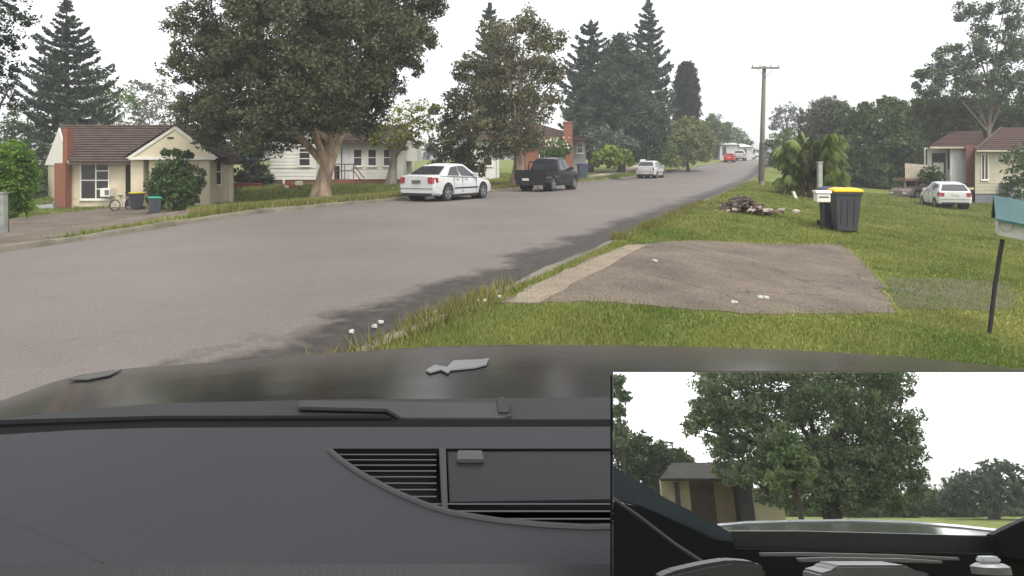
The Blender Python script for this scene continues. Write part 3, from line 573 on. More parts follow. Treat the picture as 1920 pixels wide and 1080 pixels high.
def cream_house():
    D = 35.0; o = P(280, 400, D); root = thing('cream_house', 'cream fibro house with brown tiled roof, front gable and brick chimney', 'house', o)
    k = D / F
    def X(px, d=D): return (px - CX) * d / F - o.x
    def Zp(py, d=D): return CH - (py - HY) * d / F - o.z
    zb = -0.25; ze = Zp(304); 
    A0, A1 = X(131), X(448)                     # front eave line
    yr, yb = 3.5, 7.0                           # ridge and rear eave, behind the front eave
    zr_ = Zp(238, D + yr) ; rl = X(113, D+yr); rr = X(398, D+yr); bl = X(86, D+yb); br_ = X(452, D+yb)
    w = MB(); wy = 0.42
    wl = X(127, D+wy); wr = X(438, D+wy)
    ybk = yb - 0.35; lb = X(90, D+ybk); rb = X(436, D+ybk)
    w.add([(wl,wy,zb),(wr,wy,zb),(rb,ybk,zb),(lb,ybk,zb),(wl,wy,ze+0.06),(wr,wy,ze+0.06),(rb,ybk,ze+0.06),(lb,ybk,ze+0.06)], [(0,1,5,4),(1,2,6,5),(2,3,7,6),(3,0,4,7)])
    for px in (127, 150, 212, 235, 390, 420, 436): xx = X(px, D+wy); w.box(xx-0.02, xx+0.02, wy-0.012, wy+0.01, zb, ze)
    w.box(wl, wr, wy-0.014, wy+0.01, Zp(322)-0.02, Zp(322)+0.02); w.box(wl, wr, wy-0.014, wy+0.01, Zp(372)-0.02, Zp(372)+0.02)
    w.build('wall', M_cream, root)
    # porch wing with the front gable
    d2 = D - 0.7; y2 = -0.7; gl, gr, ga = X(238, d2), X(408, d2), X(329, d2); zg = Zp(296, d2); za = Zp(236, d2)
    p = MB(); pl, pr = X(245, d2+0.3), X(394, d2+0.3); yw = y2 + 0.3
    p.box(pl, X(269, d2+0.3), yw, wy-0.01, zb, zg); p.box(X(279, d2+0.3), pr, yw, wy-0.01, zb, zg)
    for px in (246, 268, 280, 310, 345, 366, 392): xx = X(px, d2+.3); p.box(xx-0.02, xx+0.02, yw-0.012, yw+0.01, zb, zg)
    p.box(X(247, d2+.3), X(267, d2+.3), yw-0.014, yw+0.01, zg-0.72, zg-0.68); p.box(X(281, d2+.3), X(391, d2+.3), yw-0.014, yw+0.01, zg-0.72, zg-0.68)
    p.build('porch_wall', M_cream, root)
    q = MB(); q.box(X(269, d2+.3), X(279, d2+.3), yw+0.5, yw+0.6, zb, zg); q.box(X(236, D+wy), pl, wy-0.03, wy-0.012, zb, ze); q.build('door', M_gap, root)
    g = MB(); g.prism([(gl+0.15,y2+0.02,zg),(gr-0.15,y2+0.02,zg),(ga,y2+0.02,za-0.12)], (0,0.1,0)); gb = g.build('gable', M_cream, root)
    bb = MB(); t = 0.15
    bb.prism([(gl-0.06,y2-0.03,zg-0.02),(gl+0.2,y2-0.03,zg-0.02),(ga,y2-0.03,za-t),(ga,y2-0.03,za+0.02)], (0,0.06,0)); bb.prism([(gr+0.06,y2-0.035,zg-0.02),(gr-0.2,y2-0.035,zg-0.02),(ga,y2-0.035,za-t),(ga,y2-0.035,za+0.02)], (0,0.06,0))
    bb.box(gl+0.1, gr-0.1, y2-0.025, y2+0.04, zg-0.09, zg+0.05); bb.build('bargeboard', M_trim, gb)
    v = MB(); v.box(ga-0.4, ga-0.1, y2-0.012, y2+0.03, zg+0.95, zg+1.03); v.build('vent', M_gap, gb)
    rf = MB()
    roof_slope(rf, (A0-0.05,0,ze), (A1+0.15,0,ze), (rr,yr,zr_), (rl,yr,zr_), 15)
    roof_slope(rf, (A1+0.15,0,ze), (br_,yb,ze), (rr,yr,zr_), (rr,yr,zr_), 15)
    roof_slope(rf, (br_,yb,ze), (bl,yb,ze), (rl,yr,zr_), (rr,yr,zr_), 15)
    yv = yr * (za - ze) / (zr_ - ze)
    roof_slope(rf, (gl-0.1,y2-0.1,zg+0.03), (gl-0.1, max(0.0, yr*(zg-ze)/(zr_-ze)), zg+0.03), (ga,yv,za+0.03), (ga,y2-0.1,za+0.03), 13)
    roof_slope(rf, (gr+0.1,y2-0.1,zg+0.03), (gr+0.1, max(0.0, yr*(zg-ze)/(zr_-ze)), zg+0.03), (ga,yv,za+0.03), (ga,y2-0.1,za+0.03), 13)
    rf.tube([(rl,yr,zr_+0.03),(rr,yr,zr_+0.03)], 0.09, 6); rf.tube([(rr,yr,zr_+0.03),(A1+0.15,0,ze+0.05)], 0.08, 6); rf.tube([(ga,y2-0.1,za+0.06),(ga,yv,za+0.06)], 0.08, 6)
    ro = rf.build('roof', M_tile, root)
    gt = MB(); gt.box(A0, gl-0.1, -0.12, -0.01, ze-0.13, ze-0.02); gt.build('gutter', mat('brown_gutter', (0.09,0.065,0.05)), ro); gt = MB(); gt.box(gr+0.1, A1+0.15, -0.12, -0.01, ze-0.13, ze-0.02); gt.build('gutter', mat('brown_gutter', (0.09,0.065,0.05)), ro)
    # splayed left end with white gable
    e = MB(); e.prism([(A0-0.02,0.05,ze-0.15),(bl,yb,ze-0.15),(rl,yr,zr_-0.04)], (-0.05,-0.04,0)); e.build('gable', M_trim, root)
    # chimney
    c = MB(); cx0, cx1 = X(103, D-0.2), X(123.5, D-0.2); c.box(cx0, cx1, -0.25, 0.25, zb-0.3, Zp(306)); c.box(X(109), X(118), 0.35, 0.9, Zp(306)-0.2, zr_-0.25); ch = c.build('chimney', M_brick, root)
    # windows
    window(root, X(153.5, D+wy), X(204, D+wy), Zp(372, D+wy), Zp(304, D+wy), wy, (0.54,), ((0.5,0,1),(0.76,0.54,1),(0.26,0.54,1)))
    window(root, X(395, D+wy), X(415, D+wy), Zp(345, D+wy), Zp(299, D+wy), wy, (), (0.5,))
    dp = MB(); dp.tube([(X(433, D+wy), wy-0.06, zb), (X(433, D+wy), wy-0.06, ze)], 0.045, 8); dp.build('downpipe', M_trim, root)
    ac = MB(); ac.box(X(190), X(208), wy-0.55, wy-0.05, Zp(369), Zp(353)); a = ac.build('air_conditioner', M_trim, root, bevel=0.02)
    gr_ = MB(); gr_.box(X(199), X(207), wy-0.556, wy-0.54, Zp(366), Zp(356)); gr_.build('grille', mat('grille_grey', (0.16,0.16,0.16)), a)
    return root
cream_house()

def white_house():
    D = 45.0; o = P(640, 350, D); root = thing('white_house', 'white weatherboard house with brown roof half hidden by the huge paperbark', 'house', o)
    def X(px, d=D): return (px - CX) * d / F - o.x
    def Zp(py, d=D): return CH - (py - HY) * d / F - o.z
    zf = Zp(336); ze = Zp(264); d1 = D - 1.5
    w = MB(); yl = -1.5; a, b_ = X(507, d1), X(593, d1)
    w.box(a, b_, yl, 4.5, Zp(337, d1), Zp(262, d1)); boards(w, a, b_, yl, Zp(337,d1), Zp(262,d1), 0.22)
    for py in (278, 314): w.box(a-0.02, b_+0.02, yl-0.04, yl, Zp(py, d1)-0.03, Zp(py, d1)+0.03)
    c, d_ = X(593), X(757); w.box(c, d_, 0.0, 4.5, zf, ze); boards(w, c, d_, 0.0, zf, ze, 0.2); w.build('wall', M_white, root)
    bs = MB(); bs.box(a+0.03, b_-0.03, yl+0.03, 4.4, -0.5, Zp(337,d1)-0.002); bs.box(b_, d_-0.03, 0.03, 4.4, -0.5, zf-0.002); bs.build('brick_base', M_brick, root)
    v = MB(); v.box(X(512,d1), X(529,d1), yl+0.005, yl+0.028, -0.4, Zp(339,d1)); v.build('base_panel', mat('base_grey', (0.12,0.11,0.11)), root)
    ps = MB(); ps.box(X(531,d1), X(534,d1), yl-0.08, yl+0.02, -0.4, Zp(337,d1)); ps.build('post', M_trim, root)
    g = MB(); ga = X(545, d1); g.prism([(a-0.3,yl-0.1,Zp(263,d1)),(b_+0.3,yl-0.1,Zp(263,d1)),(ga,yl-0.1,Zp(226,d1))], (0,0.1,0)); g.build('gable', M_white, root)
    rf = MB(); zt = Zp(222, d1)
    roof_slope(rf, (a-0.5,yl-0.3,Zp(266,d1)), (a-0.5,4.8,Zp(266,d1)), (ga,4.8,zt), (ga,yl-0.3,zt), 12); roof_slope(rf, (b_+0.5,yl-0.3,Zp(266,d1)), (b_+0.5,4.8,Zp(266,d1)), (ga,4.8,zt), (ga,yl-0.3,zt), 12)
    roof_slope(rf, (X(588),-0.45,ze-0.02), (X(764),-0.45,ze-0.02), (X(750),2.6,Zp(230)), (X(560),2.6,Zp(230)), 12); rf.poly([(X(764),-0.45,ze-0.02),(X(764),5,ze-0.02),(X(750),2.6,Zp(230))])
    ro = rf.build('roof', M_tile, root); gt = MB(); gt.box(X(592), X(764), -0.56, -0.46, ze-0.14, ze-0.03); gt.build('gutter', M_tile, ro)
    window(root, X(562,d1), X(581,d1), Zp(310,d1), Zp(274,d1), yl, (), (0.35, 0.68))
    for p0, p1 in ((664,678),(691,705),(720,731)): window(root, X(p0), X(p1), Zp(310), Zp(281), 0.0, (), (0.5,))
    dr = MB(); dr.box(X(627), X(637), -0.03, -0.025+0.03, zf, Zp(311)); dr.box(X(640), X(641.5), -0.05, 0, zf, Zp(279)); dr.build('doorway', M_gap, root)
    pn = MB(); pn.box(X(642), X(656), -0.06, -0.03, zf, Zp(279)); pn.build('door', mat('door_white', (0.62,0.62,0.62)), root)
    rl = MB()
    for py in (308, 320): rl.tube([(X(638), -1.1, Zp(py)), (X(670), -1.1, Zp(py)), (X(690), -1.1, Zp(py+26))], 0.035, 6)
    for px in (638, 654, 670): rl.tube([(X(px), -1.1, Zp(338)), (X(px), -1.1, Zp(308))], 0.03, 6)
    rl.build('railing', mat('rail_dark', (0.10,0.085,0.08)), root)
    st = MB(); st.box(X(622), X(672), -1.2, -0.02, -0.5, zf-0.02)
    for i in range(4): st.box(X(672)+0.28*i, X(672)+0.28*(i+1)-0.003, -1.2, -0.02, -0.5, zf-0.15-0.16*i)
    st.build('steps', M_brick, root)
    an = MB(); an.box(X(757)+0.01, X(778), 1.0, 3.5, Zp(302), Zp(276)); an.build('annexe', M_white, root)
white_house()

def brick_house():
    D = 62.0; o = P(1045, 312, D); o.z = gz(o.x, o.y); root = thing('brick_house', 'partly hidden red brick house with tall chimney behind the black pickup', 'house', o)
    def X(px, d=D): return (px - CX) * d / F - o.x
    def Zp(py, d=D): return CH - (py - HY) * d / F - o.z
    w = MB(); w.box(X(985), X(1068), 0, 6, -0.3, Zp(268)); w.build('wall', M_brick, root); w = MB(); w.box(X(1068)+0.01, X(1100), 0.8, 6, -0.3, Zp(263)); w.build('wall', mat('pale_render', (0.30,0.29,0.26)), root)
    rf = MB(); roof_slope(rf, (X(975),-0.5,Zp(270)), (X(1110),-0.5,Zp(262)), (X(1085),3,Zp(250)), (X(1005),3,Zp(226)), 10); rf.poly([(X(1110),-0.5,Zp(262)),(X(1110),6.5,Zp(262)),(X(1085),3,Zp(250))]); rf.poly([(X(975),-0.5,Zp(270)),(X(975),6.5,Zp(270)),(X(1005),3,Zp(226))])
    rf.build('roof', M_tiler, root)
    c = MB(); c.box(X(1056), X(1072), -0.75, -0.05, -0.3, Zp(232)); c.box(X(1055), X(1073), -0.8, 0.0, Zp(232)+0.003, Zp(229)); c.build('chimney', M_brick, root)
    window(root, X(1084), X(1094), Zp(286), Zp(267), 0.8, (), (0.5,))
    window(root, X(1012), X(1030), Zp(296), Zp(274), 0.0, (0.5,), ())
brick_house()
def slim_house():
    D = 56.0; o = P(925, 335, D); o.z = gz(o.x, o.y); root = thing('pale_house', 'pale house glimpsed between the white sedan and the olive brown paperbark', 'house', o)
    def X(px, d=D): return (px - CX) * d / F - o.x
    def Zp(py, d=D): return CH - (py - HY) * d / F - o.z
    w = MB(); w.box(X(880), X(934), 0, 6, -0.3, Zp(262)); boards(w, X(880), X(934), 0, 0, Zp(262)); w.build('wall', M_white, root)
    rf = MB(); roof_slope(rf, (X(874),-0.5,Zp(264)), (X(942),-0.5,Zp(264)), (X(930),3,Zp(238)), (X(886),3,Zp(238)), 10); rf.poly([(X(942),-0.5,Zp(264)),(X(942),6.5,Zp(264)),(X(930),3,Zp(238))]); rf.poly([(X(874),-0.5,Zp(264)),(X(874),6.5,Zp(264)),(X(886),3,Zp(238))]); rf.build('roof', M_tile, root)
    window(root, X(908), X(922), Zp(310), Zp(276), 0, (), (0.5,))
    d = MB(); d.tube([(X(933), -0.1, -0.2), (X(933), -0.1, Zp(264))], 0.07, 8); d.build('downpipe', M_trim, root)
slim_house()

def right_house():
    D = 47.0; o = P(1830, 388, D); root = thing('red_roof_house', 'white and cream house with dull red tiled roof across the right lawn', 'house', o)
    def X(px, d=D): return (px - CX) * d / F - o.x
    def Zp(py, d=D): return CH - (py - HY) * d / F - o.z
    def splay(mb, p0, p1, Dn, yn, yf, z0, z1):               # block whose left side recedes along its own line, as the plan of the house does
        a, b_, c, d_ = X(p0, Dn), X(p1, Dn), X(p1+30, Dn+yf-yn), X(p0+3, Dn+yf-yn)
        return mb.add([(a,yn,z0),(b_,yn,z0),(c,yf,z0),(d_,yf,z0),(a,yn,z1),(b_,yn,z1),(c,yf,z1),(d_,yf,z1)], [(0,3,2,1),(4,5,6,7),(0,1,5,4),(1,2,6,5),(2,3,7,6),(3,0,4,7)])
    w = MB(); splay(w, 1733, 1782, 50, 3.0, 9, Zp(342,50), Zp(277,50)); w.build('wall', M_white, root)
    w = MB(); splay(w, 1781, 1811, 49, 2.0, 9, Zp(343,49), Zp(276,49)); boards(w, X(1781,49), X(1811,49), 2.0, Zp(343,49), Zp(276,49), 0.2); w.build('wall', mat('bright_white', (0.62,0.62,0.61), (0.56,0.56,0.55)), root)
    w = MB(); splay(w, 1811, 1829, 48.2, 1.2, 8.9, Zp(372,48.2), Zp(272,48.2)); w.build('brick_pier', brickmat('dull_brick', (0.22,0.085,0.065), (0.17,0.07,0.055), (0.18,0.12,0.10)), root)
    w = MB(); splay(w, 1828, 1990, 47, 0, 8, Zp(363), Zp(280)); boards(w, X(1828), X(1990), 0, Zp(363), Zp(280), 0.22); w.build('wall', mat('cream_yellow', (0.46,0.42,0.32), (0.39,0.355,0.27)), root)
    b_ = MB(); splay(b_, 1829, 1989, 47, 0.03, 7.9, Zp(400), Zp(363)-0.003); b_.box(X(1873), X(1887), -0.9, 0.02, Zp(400), Zp(343)); b_.build('base', M_grey, root)
    u = MB(); splay(u, 1734, 1811, 50, 3.03, 8.9, Zp(400,50), Zp(342,50)-0.003); u.build('under_wall', mat('under_brick', (0.13,0.075,0.06), (0.08,0.05,0.045)), root)
    window(root, X(1840), X(1851), Zp(336), Zp(290), 0.0, (0.5,), (), fw=0.05)
    f = MB(); f.box(X(1747,50), X(1772,50), 2.94, 2.99, Zp(341,50), Zp(287,50)); dr = f.build('door', mat('door_brown', (0.08,0.055,0.045)), root)
    f = MB(); f.box(X(1749,50), X(1768,50), 2.90, 2.935, Zp(340,50), Zp(305,50)); f.build('screen', M_white, dr); f = MB(); f.box(X(1752,50), X(1761,50), 2.91, 2.937, Zp(301,50), Zp(290,50)); f.build('pane', M_glass, dr)
    window(root, X(1776,50), X(1780,50), Zp(318,50), Zp(280,50), 3.0, (), (), fw=0.04); window(root, X(1731.5,50)+0.12, X(1738,50), Zp(310,50), Zp(279,50), 3.0, (), (), fw=0.04)
    rf = MB()
    roof_slope(rf, (X(1728,49.5),1.6,Zp(275,49.2)), (X(1850,48.6),1.6,Zp(275,48.6)), (X(1850,52),5.5,Zp(246,52.5)), (X(1792,52),5.5,Zp(247,52.5)), 12); roof_slope(rf, (X(1728,49.5),1.6,Zp(275,49.2)), (X(1733,57),9.4,Zp(275,49.2)), (X(1792,52),5.5,Zp(247,52.5)), (X(1792,52),5.5,Zp(247,52.5)), 12)
    roof_slope(rf, (X(1820),-0.5,Zp(281)), (X(2000),-0.5,Zp(281)), (X(1980,50),4,Zp(238,50)), (X(1896,50),4,Zp(238,50)), 12); roof_slope(rf, (X(1820),-0.5,Zp(281)), (X(1824,55.4),8.4,Zp(281)), (X(1896,50),4,Zp(238,50)), (X(1896,50),4,Zp(238,50)), 12)
    rf.tube([(X(1896,50),4,Zp(238,50)+0.03), (X(1820),-0.5,Zp(281)+0.04)], 0.09, 6)
    ro = rf.build('roof', M_tiler, root)
    gm = mat('gutter_cream', (0.45,0.40,0.30)); gt = MB(); gt.box(X(1820), X(2000), -0.62, -0.51, Zp(281)-0.14, Zp(281)-0.02); gt.build('gutter', gm, ro); gt = MB(); gt.box(X(1728,49.5), X(1815,49.5), 1.48, 1.59, Zp(275,49.2)-0.14, Zp(275,49.2)-0.02); gt.build('gutter', gm, ro)
    dk = MB(); x0, x1 = X(1682,49), X(1731,49); zt = Zp(334,49); dk.box(x0, x1, 1.0, 2.6, zt-0.18, zt)
    for px in (1684, 1705, 1728): xx = X(px,49); dk.box(xx-0.06, xx+0.06, 1.1, 1.22, Zp(372,49), zt-0.18)
    d = dk.build('deck', mat('timber', (0.22,0.15,0.10), (0.13,0.09,0.065), scale=4), root)
    rl = MB(); n = 16
    for i in range(n): xx = x0 + (x1-x0)*(i+0.5)/n; rl.box(xx-0.045, xx+0.045, 1.0, 1.03, zt, Zp(306 + 4*i/n, 49))
    rl.box(x0, x1, 1.035, 1.09, Zp(312,49), Zp(309.5,49)); rl.build('balustrade', mat('pale_picket', (0.50,0.42,0.33)), d)
    sg = MB(); sg.box(X(1806,46.5), X(1824,46.5), -0.6, -0.5, Zp(355.5,46.5), Zp(351.5,46.5)); sg.build('rail_cap', mat('cap_yellow', (0.55,0.48,0.25)), root)
right_house()
def far_house(label, px0, px1, pyr, pye, pyb, D):
    o = P((px0+px1)/2, pyb, D); root = thing('far_house', label, 'house', o)
    def X(px): return (px - CX) * D / F - o.x
    def Zp(py): return CH - (py - HY) * D / F - o.z
    w = MB(); w.box(X(px0+2), X(px1-2), 0, 6, -1.5, Zp(pye)); w.build('wall', mat('far_wall', (0.5,0.5,0.48), (0.4,0.4,0.39)), root)
    r = MB(); r.prism([(X(px0),-0.5,Zp(pye)),(X(px1),-0.5,Zp(pye)),(X(px1)-1,3,Zp(pyr)),(X(px0)+1,3,Zp(pyr))], (0,0.1,0.02)); r.prism([(X(px0),6.5,Zp(pye)),(X(px1),6.5,Zp(pye)),(X(px1)-1,3,Zp(pyr)),(X(px0)+1,3,Zp(pyr))], (0,0.1,0.02)); r.build('roof', mat('white_roof', (0.72,0.72,0.70)), root)
    window(root, X(px0+6), X(px0+14), Zp(pyb-4), Zp(pye+4), 0, (), ())
far_house('small white roofed house up the street behind the red car', 1348, 1384, 263, 271, 296, 122)
far_house('low white roofed house just beyond the red car and van', 1386, 1412, 269, 275, 294, 140)

# ------------------------------------------------------------------ fences and small things by the left houses
def steel_fence():
    a = P(18, 412, 34.3); b_ = P(99, 408, 34.3); root = thing('steel_fence', 'grey corrugated fence panel left of the cream house chimney', 'fence', a)
    n = 9; Lx = b_.x - a.x; h0, h1 = 24*34.3/F, 31*34.3/F; mb = MB()
    for i in range(5):
        z0, z1 = -0.4 + (h0+0.4)*i/5, -0.4 + (h0+0.4)*(i+1)/5 - 0.03; s0 = (h1-h0)*i/5; s1 = (h1-h0)*(i+1)/5
        mb.prism([(0,0,z0),(Lx,0,z0+s0),(Lx,0,z1+s1),(0,0,z1)], (0, 0.04 if i % 2 else 0.06, 0))
    mb.build('panel', mat('galvanised', (0.38,0.39,0.40), (0.28,0.29,0.30), rough=0.5, scale=2, spec=0.4), root)
    for x in (0, Lx*0.5, Lx): p = MB(); p.box(x-0.04, x+0.04, 0.065, 0.14, -0.5, h0 + 0.06 + (h1-h0)*x/Lx); p.build('post', M_grey, root)
steel_fence()
o = P(6, 440, 18.5); o.z = gz(o.x, o.y); g = thing('gate_post', 'weathered grey post at the far left edge beside bright shrub', 'post', o)
m_ = MB(); m_.box(-0.08,0.08,-0.08,0.08,-0.3,1.25); m_.box(-0.10,0.10,-0.10,0.10,1.253,1.30); m_.build('post', mat('weathered', (0.30,0.31,0.28), (0.17,0.18,0.16), scale=4), g, bevel=0.01)
a = P(437, 372, 42); b_ = P(488, 368, 42)
rw = MB(); rw.box(a.x, b_.x, 42, 42.25, a.z-0.6, P(0,345,42).z); rw.box(a.x-0.05, b_.x+0.05, 41.95, 42.3, P(0,345,42).z+0.003, P(0,343.4,42).z); tag(rw.build('garden_wall', mat('red_wall', (0.30,0.075,0.05), (0.22,0.06,0.045), scale=2)), 'low dull red wall between the cream and white houses', 'wall')

def wheelie_bin(label, g, rz, body, lid, sc=1.0):
    root = thing('wheelie_bin', label, 'wheelie bin', g, rz); root.scale = (sc, sc, sc)
    mb = MB()
    def ring(z, hw, y0, y1): return [(-hw,y0,z),(hw,y0,z),(hw,y1,z),(-hw,y1,z)]
    mb.loft([ring(0.06,0.215,-0.26,0.22), ring(0.6,0.255,-0.31,0.29), ring(0.90,0.28,-0.345,0.33), ring(0.905,0.30,-0.365,0.35), ring(0.965,0.30,-0.365,0.35)]); mb.build('body', body, root, bevel=0.012, smooth=True)
    l = MB(); l.loft([ring(0.968,0.315,-0.385,0.36), ring(1.0,0.315,-0.39,0.36), ring(1.035,0.29,-0.33,0.34), ring(1.06,0.2,-0.18,0.25)]); l.build('lid', lid, root, smooth=True, bevel=0.006)
    h = MB(); h.tube([(-0.24,0.40,0.99),(0.24,0.40,0.99)], 0.016, 8); h.box(-0.25,-0.21,0.34,0.41,0.93,1.0); h.box(0.21,0.25,0.34,0.41,0.93,1.0); h.build('handle', body, root)
    for sx in (-1, 1):
        w = MB(); prof = [(0.27*sx - 0.03, 0.10), (0.27*sx + 0.03, 0.10)]
        w.loft([[(x, 0.24 + r*math.cos(2*math.pi*k/16), 0.10 + r*math.sin(2*math.pi*k/16)) for k in range(16)] for x, r in prof]); w.build('wheel', mat('bin_wheel', (0.02,0.02,0.02)), root, smooth=True)
    rb = MB()
    for x in (-0.14, 0, 0.14): rb.add([(x-0.012,-0.29,0.2),(x+0.012,-0.29,0.2),(x+0.012,-0.345,0.82),(x-0.012,-0.345,0.82),(x-0.012,-0.268,0.2),(x+0.012,-0.268,0.2),(x+0.012,-0.325,0.82),(x-0.012,-0.325,0.82)], [(0,1,2,3),(0,3,7,4),(1,5,6,2)])
    rb.build('rib', body, root)
    return root
M_bin = mat('bin_charcoal', (0.062,0.066,0.075), (0.05,0.053,0.06), rough=0.5, scale=3, spec=0.35)
M_binb = mat('bin_dark_blue', (0.045,0.05,0.075), (0.035,0.04,0.06), rough=0.5, scale=3)
M_ylid = mat('yellow_lid', (0.85,0.52,0.02), (0.78,0.46,0.02), rough=0.45, spec=0.4)
g = hit(1584, 436)
wheelie_bin('charcoal wheelie bin with bright yellow lid on the right lawn', g, R(-12), M_bin, M_ylid, 84*g.y/F/1.06)
g2 = Vector((g.x - 0.02, g.y + 0.85, 0)); g2.x = (1560 - CX) * g2.y / F; g2.z = gz(g2.x, g2.y)
wheelie_bin('dark blue wheelie bin tucked behind the yellow lidded bin', g2, R(-12), M_binb, M_binb, 84*g.y/F/1.06*0.97)
o = P(257, 388, 33.6); o.z = gz(o.x, o.y) + 0.01; wheelie_bin('charcoal bin with yellow lid standing before the cream house door', o, R(-30), M_bin, mat('dull_yellow_lid', (0.55,0.42,0.03)), 0.8)
o = P(290, 386, 30.4); o.z = gz(o.x, o.y) + 0.01; wheelie_bin('dark bin with bright green lid beside the round shrub', o, R(35), M_bin, mat('green_lid', (0.03,0.32,0.20)), 0.8)

def bicycle():
    g = P(230, 394, 33.4); g.z = gz(g.x, g.y); root = thing('bicycle', 'small parked bicycle leaning near the cream house window', 'bicycle', g, R(62)); root.scale = (0.85, 0.85, 0.85)
    mt = mat('bike_metal', (0.35,0.34,0.33), rough=0.4); bl = mat('tyre_black', (0.02,0.02,0.02), rough=0.8)
    for x in (-0.45, 0.45):
        t = MB(); t.tube([(x+0.3*math.cos(a*math.pi/10), 0, 0.3+0.3*math.sin(a*math.pi/10)) for a in range(21)], 0.03, 6, cap=False); w = t.build('wheel', bl, root)
        s_ = MB()
        for a in range(6): s_.tube([(x-0.28*math.cos(a*math.pi/6),0,0.3-0.28*math.sin(a*math.pi/6)),(x+0.28*math.cos(a*math.pi/6),0,0.3+0.28*math.sin(a*math.pi/6))], 0.008, 4)
        s_.build('spokes', mt, w)
    f = MB(); A, B, C, D_, E = (-0.45,0,0.3), (0,0,0.28), (-0.12,0,0.72), (0.33,0,0.75), (0.45,0,0.3)
    for u, v in ((A,B),(A,C),(B,C),(C,D_),(B,D_),(D_,E)): f.tube([u,v], 0.022, 6)
    f.build('frame', mt, root)
    h = MB(); h.tube([(0.33,0,0.75),(0.3,0,0.95)], 0.018, 6); h.tube([(0.3,-0.25,0.98),(0.3,0.25,0.98)], 0.02, 6); h.build('handlebar', bl, root)
    s_ = MB(); s_.box(-0.25,-0.02,-0.07,0.07,0.78,0.84); s_.tube([(-0.12,0,0.7),(-0.13,0,0.8)], 0.016, 6); s_.build('saddle', bl, root)
bicycle()
def brush_pile(name, label, cat, px, py, D, wpx, hpx, mats, n=70, seed=3):
    g = P(px, py, D); g.z = gz(g.x, g.y); root = thing(name, label, cat, g); r = random.Random(seed); k = D/F
    mb = MB()
    for i in range(n):
        x, y = r.gauss(0, 0.33)*wpx*k, r.gauss(0, 0.3)*wpx*k*0.6; hh = hpx*k*max(0, 1 - abs(x)/(wpx*k*0.6))*r.uniform(0.1, 1); a = r.uniform(0, 6.28); Lr = r.uniform(0.15, 0.5)*wpx*k*0.5
        d = Vector((math.cos(a), math.sin(a), r.uniform(-0.2, 0.35)))*Lr; p0 = Vector((x, y, hh)); mb.tube([p0-d, p0+Vector((0,0,0.05)), p0+d], [0.03, 0.025, 0.01], 5)
    mb.build('branches', mats[0], root); return root, r, k
brush_pile('branch_pile', 'heap of cut dry branches at the foot of the pale paperbark trunk', 'branches', 648, 354, 31.5, 44, 12, [mat('dead_wood', (0.20,0.15,0.11), (0.10,0.07,0.055), scale=5)], 60)
root, r, k = brush_pile('rubbish_pile', 'heap of broken branches and pale rubbish at the right kerb', 'rubbish', 1388, 402, 22, 62, 30, [mat('rubbish_brown', (0.13,0.10,0.08), (0.06,0.045,0.04), scale=5)], 170, 9)
g = hit(1392, 400); root.location = g
for i in range(34):
    x, y = r.gauss(0, 0.28)*90*k + 0.25, r.gauss(0, 0.4); sz = r.uniform(0.04, 0.12); q = MB(); p = [Vector((math.cos(t*1.047+r.uniform(-.2,.2))*sz*r.uniform(.6,1.2), math.sin(t*1.047)*sz*0.7, r.uniform(0, sz*0.5))) for t in range(6)]
    hh = max(0.03, 0.3*(1-abs(x)/0.9)*r.uniform(0,1)); q.prism([v + Vector((x, y, hh)) for v in p], (0.01, 0, 0.05)); q.build('scrap', mat('pale_rubbish', (0.55,0.48,0.43), (0.30,0.24,0.20), scale=4) if i % 3 else mat('brown_scrap', (0.28,0.17,0.12)), root)
for i in range(9):
    c = Vector((r.uniform(-1.0, -0.1), r.uniform(-0.3, 0.5), 0.02)); q = MB(); q.tube([c, c+Vector((0.2,0.1,0.2)), c+Vector((r.uniform(-.3,.4),0.1,0.32))], [0.03,0.02,0.008], 5); q.build('stick', MATS['rubbish_brown'], root)

def toys():
    g = P(548, 358, 40); g.z = gz(g.x, g.y) ; root = thing('toy_heap', 'little heap of white and red toys below the white house corner post', 'toys', g); r = random.Random(4)
    for i in range(7):
        q = MB(); x = r.uniform(-0.4, 0.45); z = r.uniform(0.1, 0.35); s_ = r.uniform(0.1, 0.2); q.box(x-s_, x+s_, -s_, s_, z-0.1, z+s_*0.8); q.build('toy', M_trim if i % 3 else mat('toy_red', (0.5,0.05,0.04)), root, bevel=0.03)
toys()
def blue_bin():
    g = P(1092, 312, 56); g.z = gz(g.x, g.y); root = wheelie_bin('dark blue covered bin under the brick house window', g, R(10), mat('bin_grey_blue', (0.06,0.075,0.10)), mat('navy_lid', (0.02,0.025,0.13)), 1.25)
blue_bin()

# ------------------------------------------------------------------ letterboxes, posts, pole
def white_letterbox():
    g = hit(1541, 432); k = g.y / F; root = thing('letterbox', 'white letterbox on thin dark post beside the yellow lidded bin', 'letterbox', g, R(-8)); dk = mat('post_black', (0.025,0.025,0.025))
    z = 53*k; p = MB(); p.tube([(0,0,-0.1),(0,0,z)], 0.022, 8); p.build('post', dk, root)
    b_ = MB(); b_.box(-12*k,12*k,-0.16,0.16,z+0.003,z+17*k); bo = b_.build('box', M_trim, root, bevel=0.012); s_ = MB(); s_.box(-9*k,9*k,-0.166,-0.15,z+9*k,z+11*k); s_.build('slot', M_gap, bo)
    rf = MB(); rf.prism([(-14*k,-0.19,z+17*k+0.003),(14*k,-0.19,z+17*k+0.003),(14*k,-0.12,z+22*k),(-14*k,-0.12,z+22*k)], (0,0.3,0)); rf.build('roof', M_trim, root, bevel=0.006)
white_letterbox()
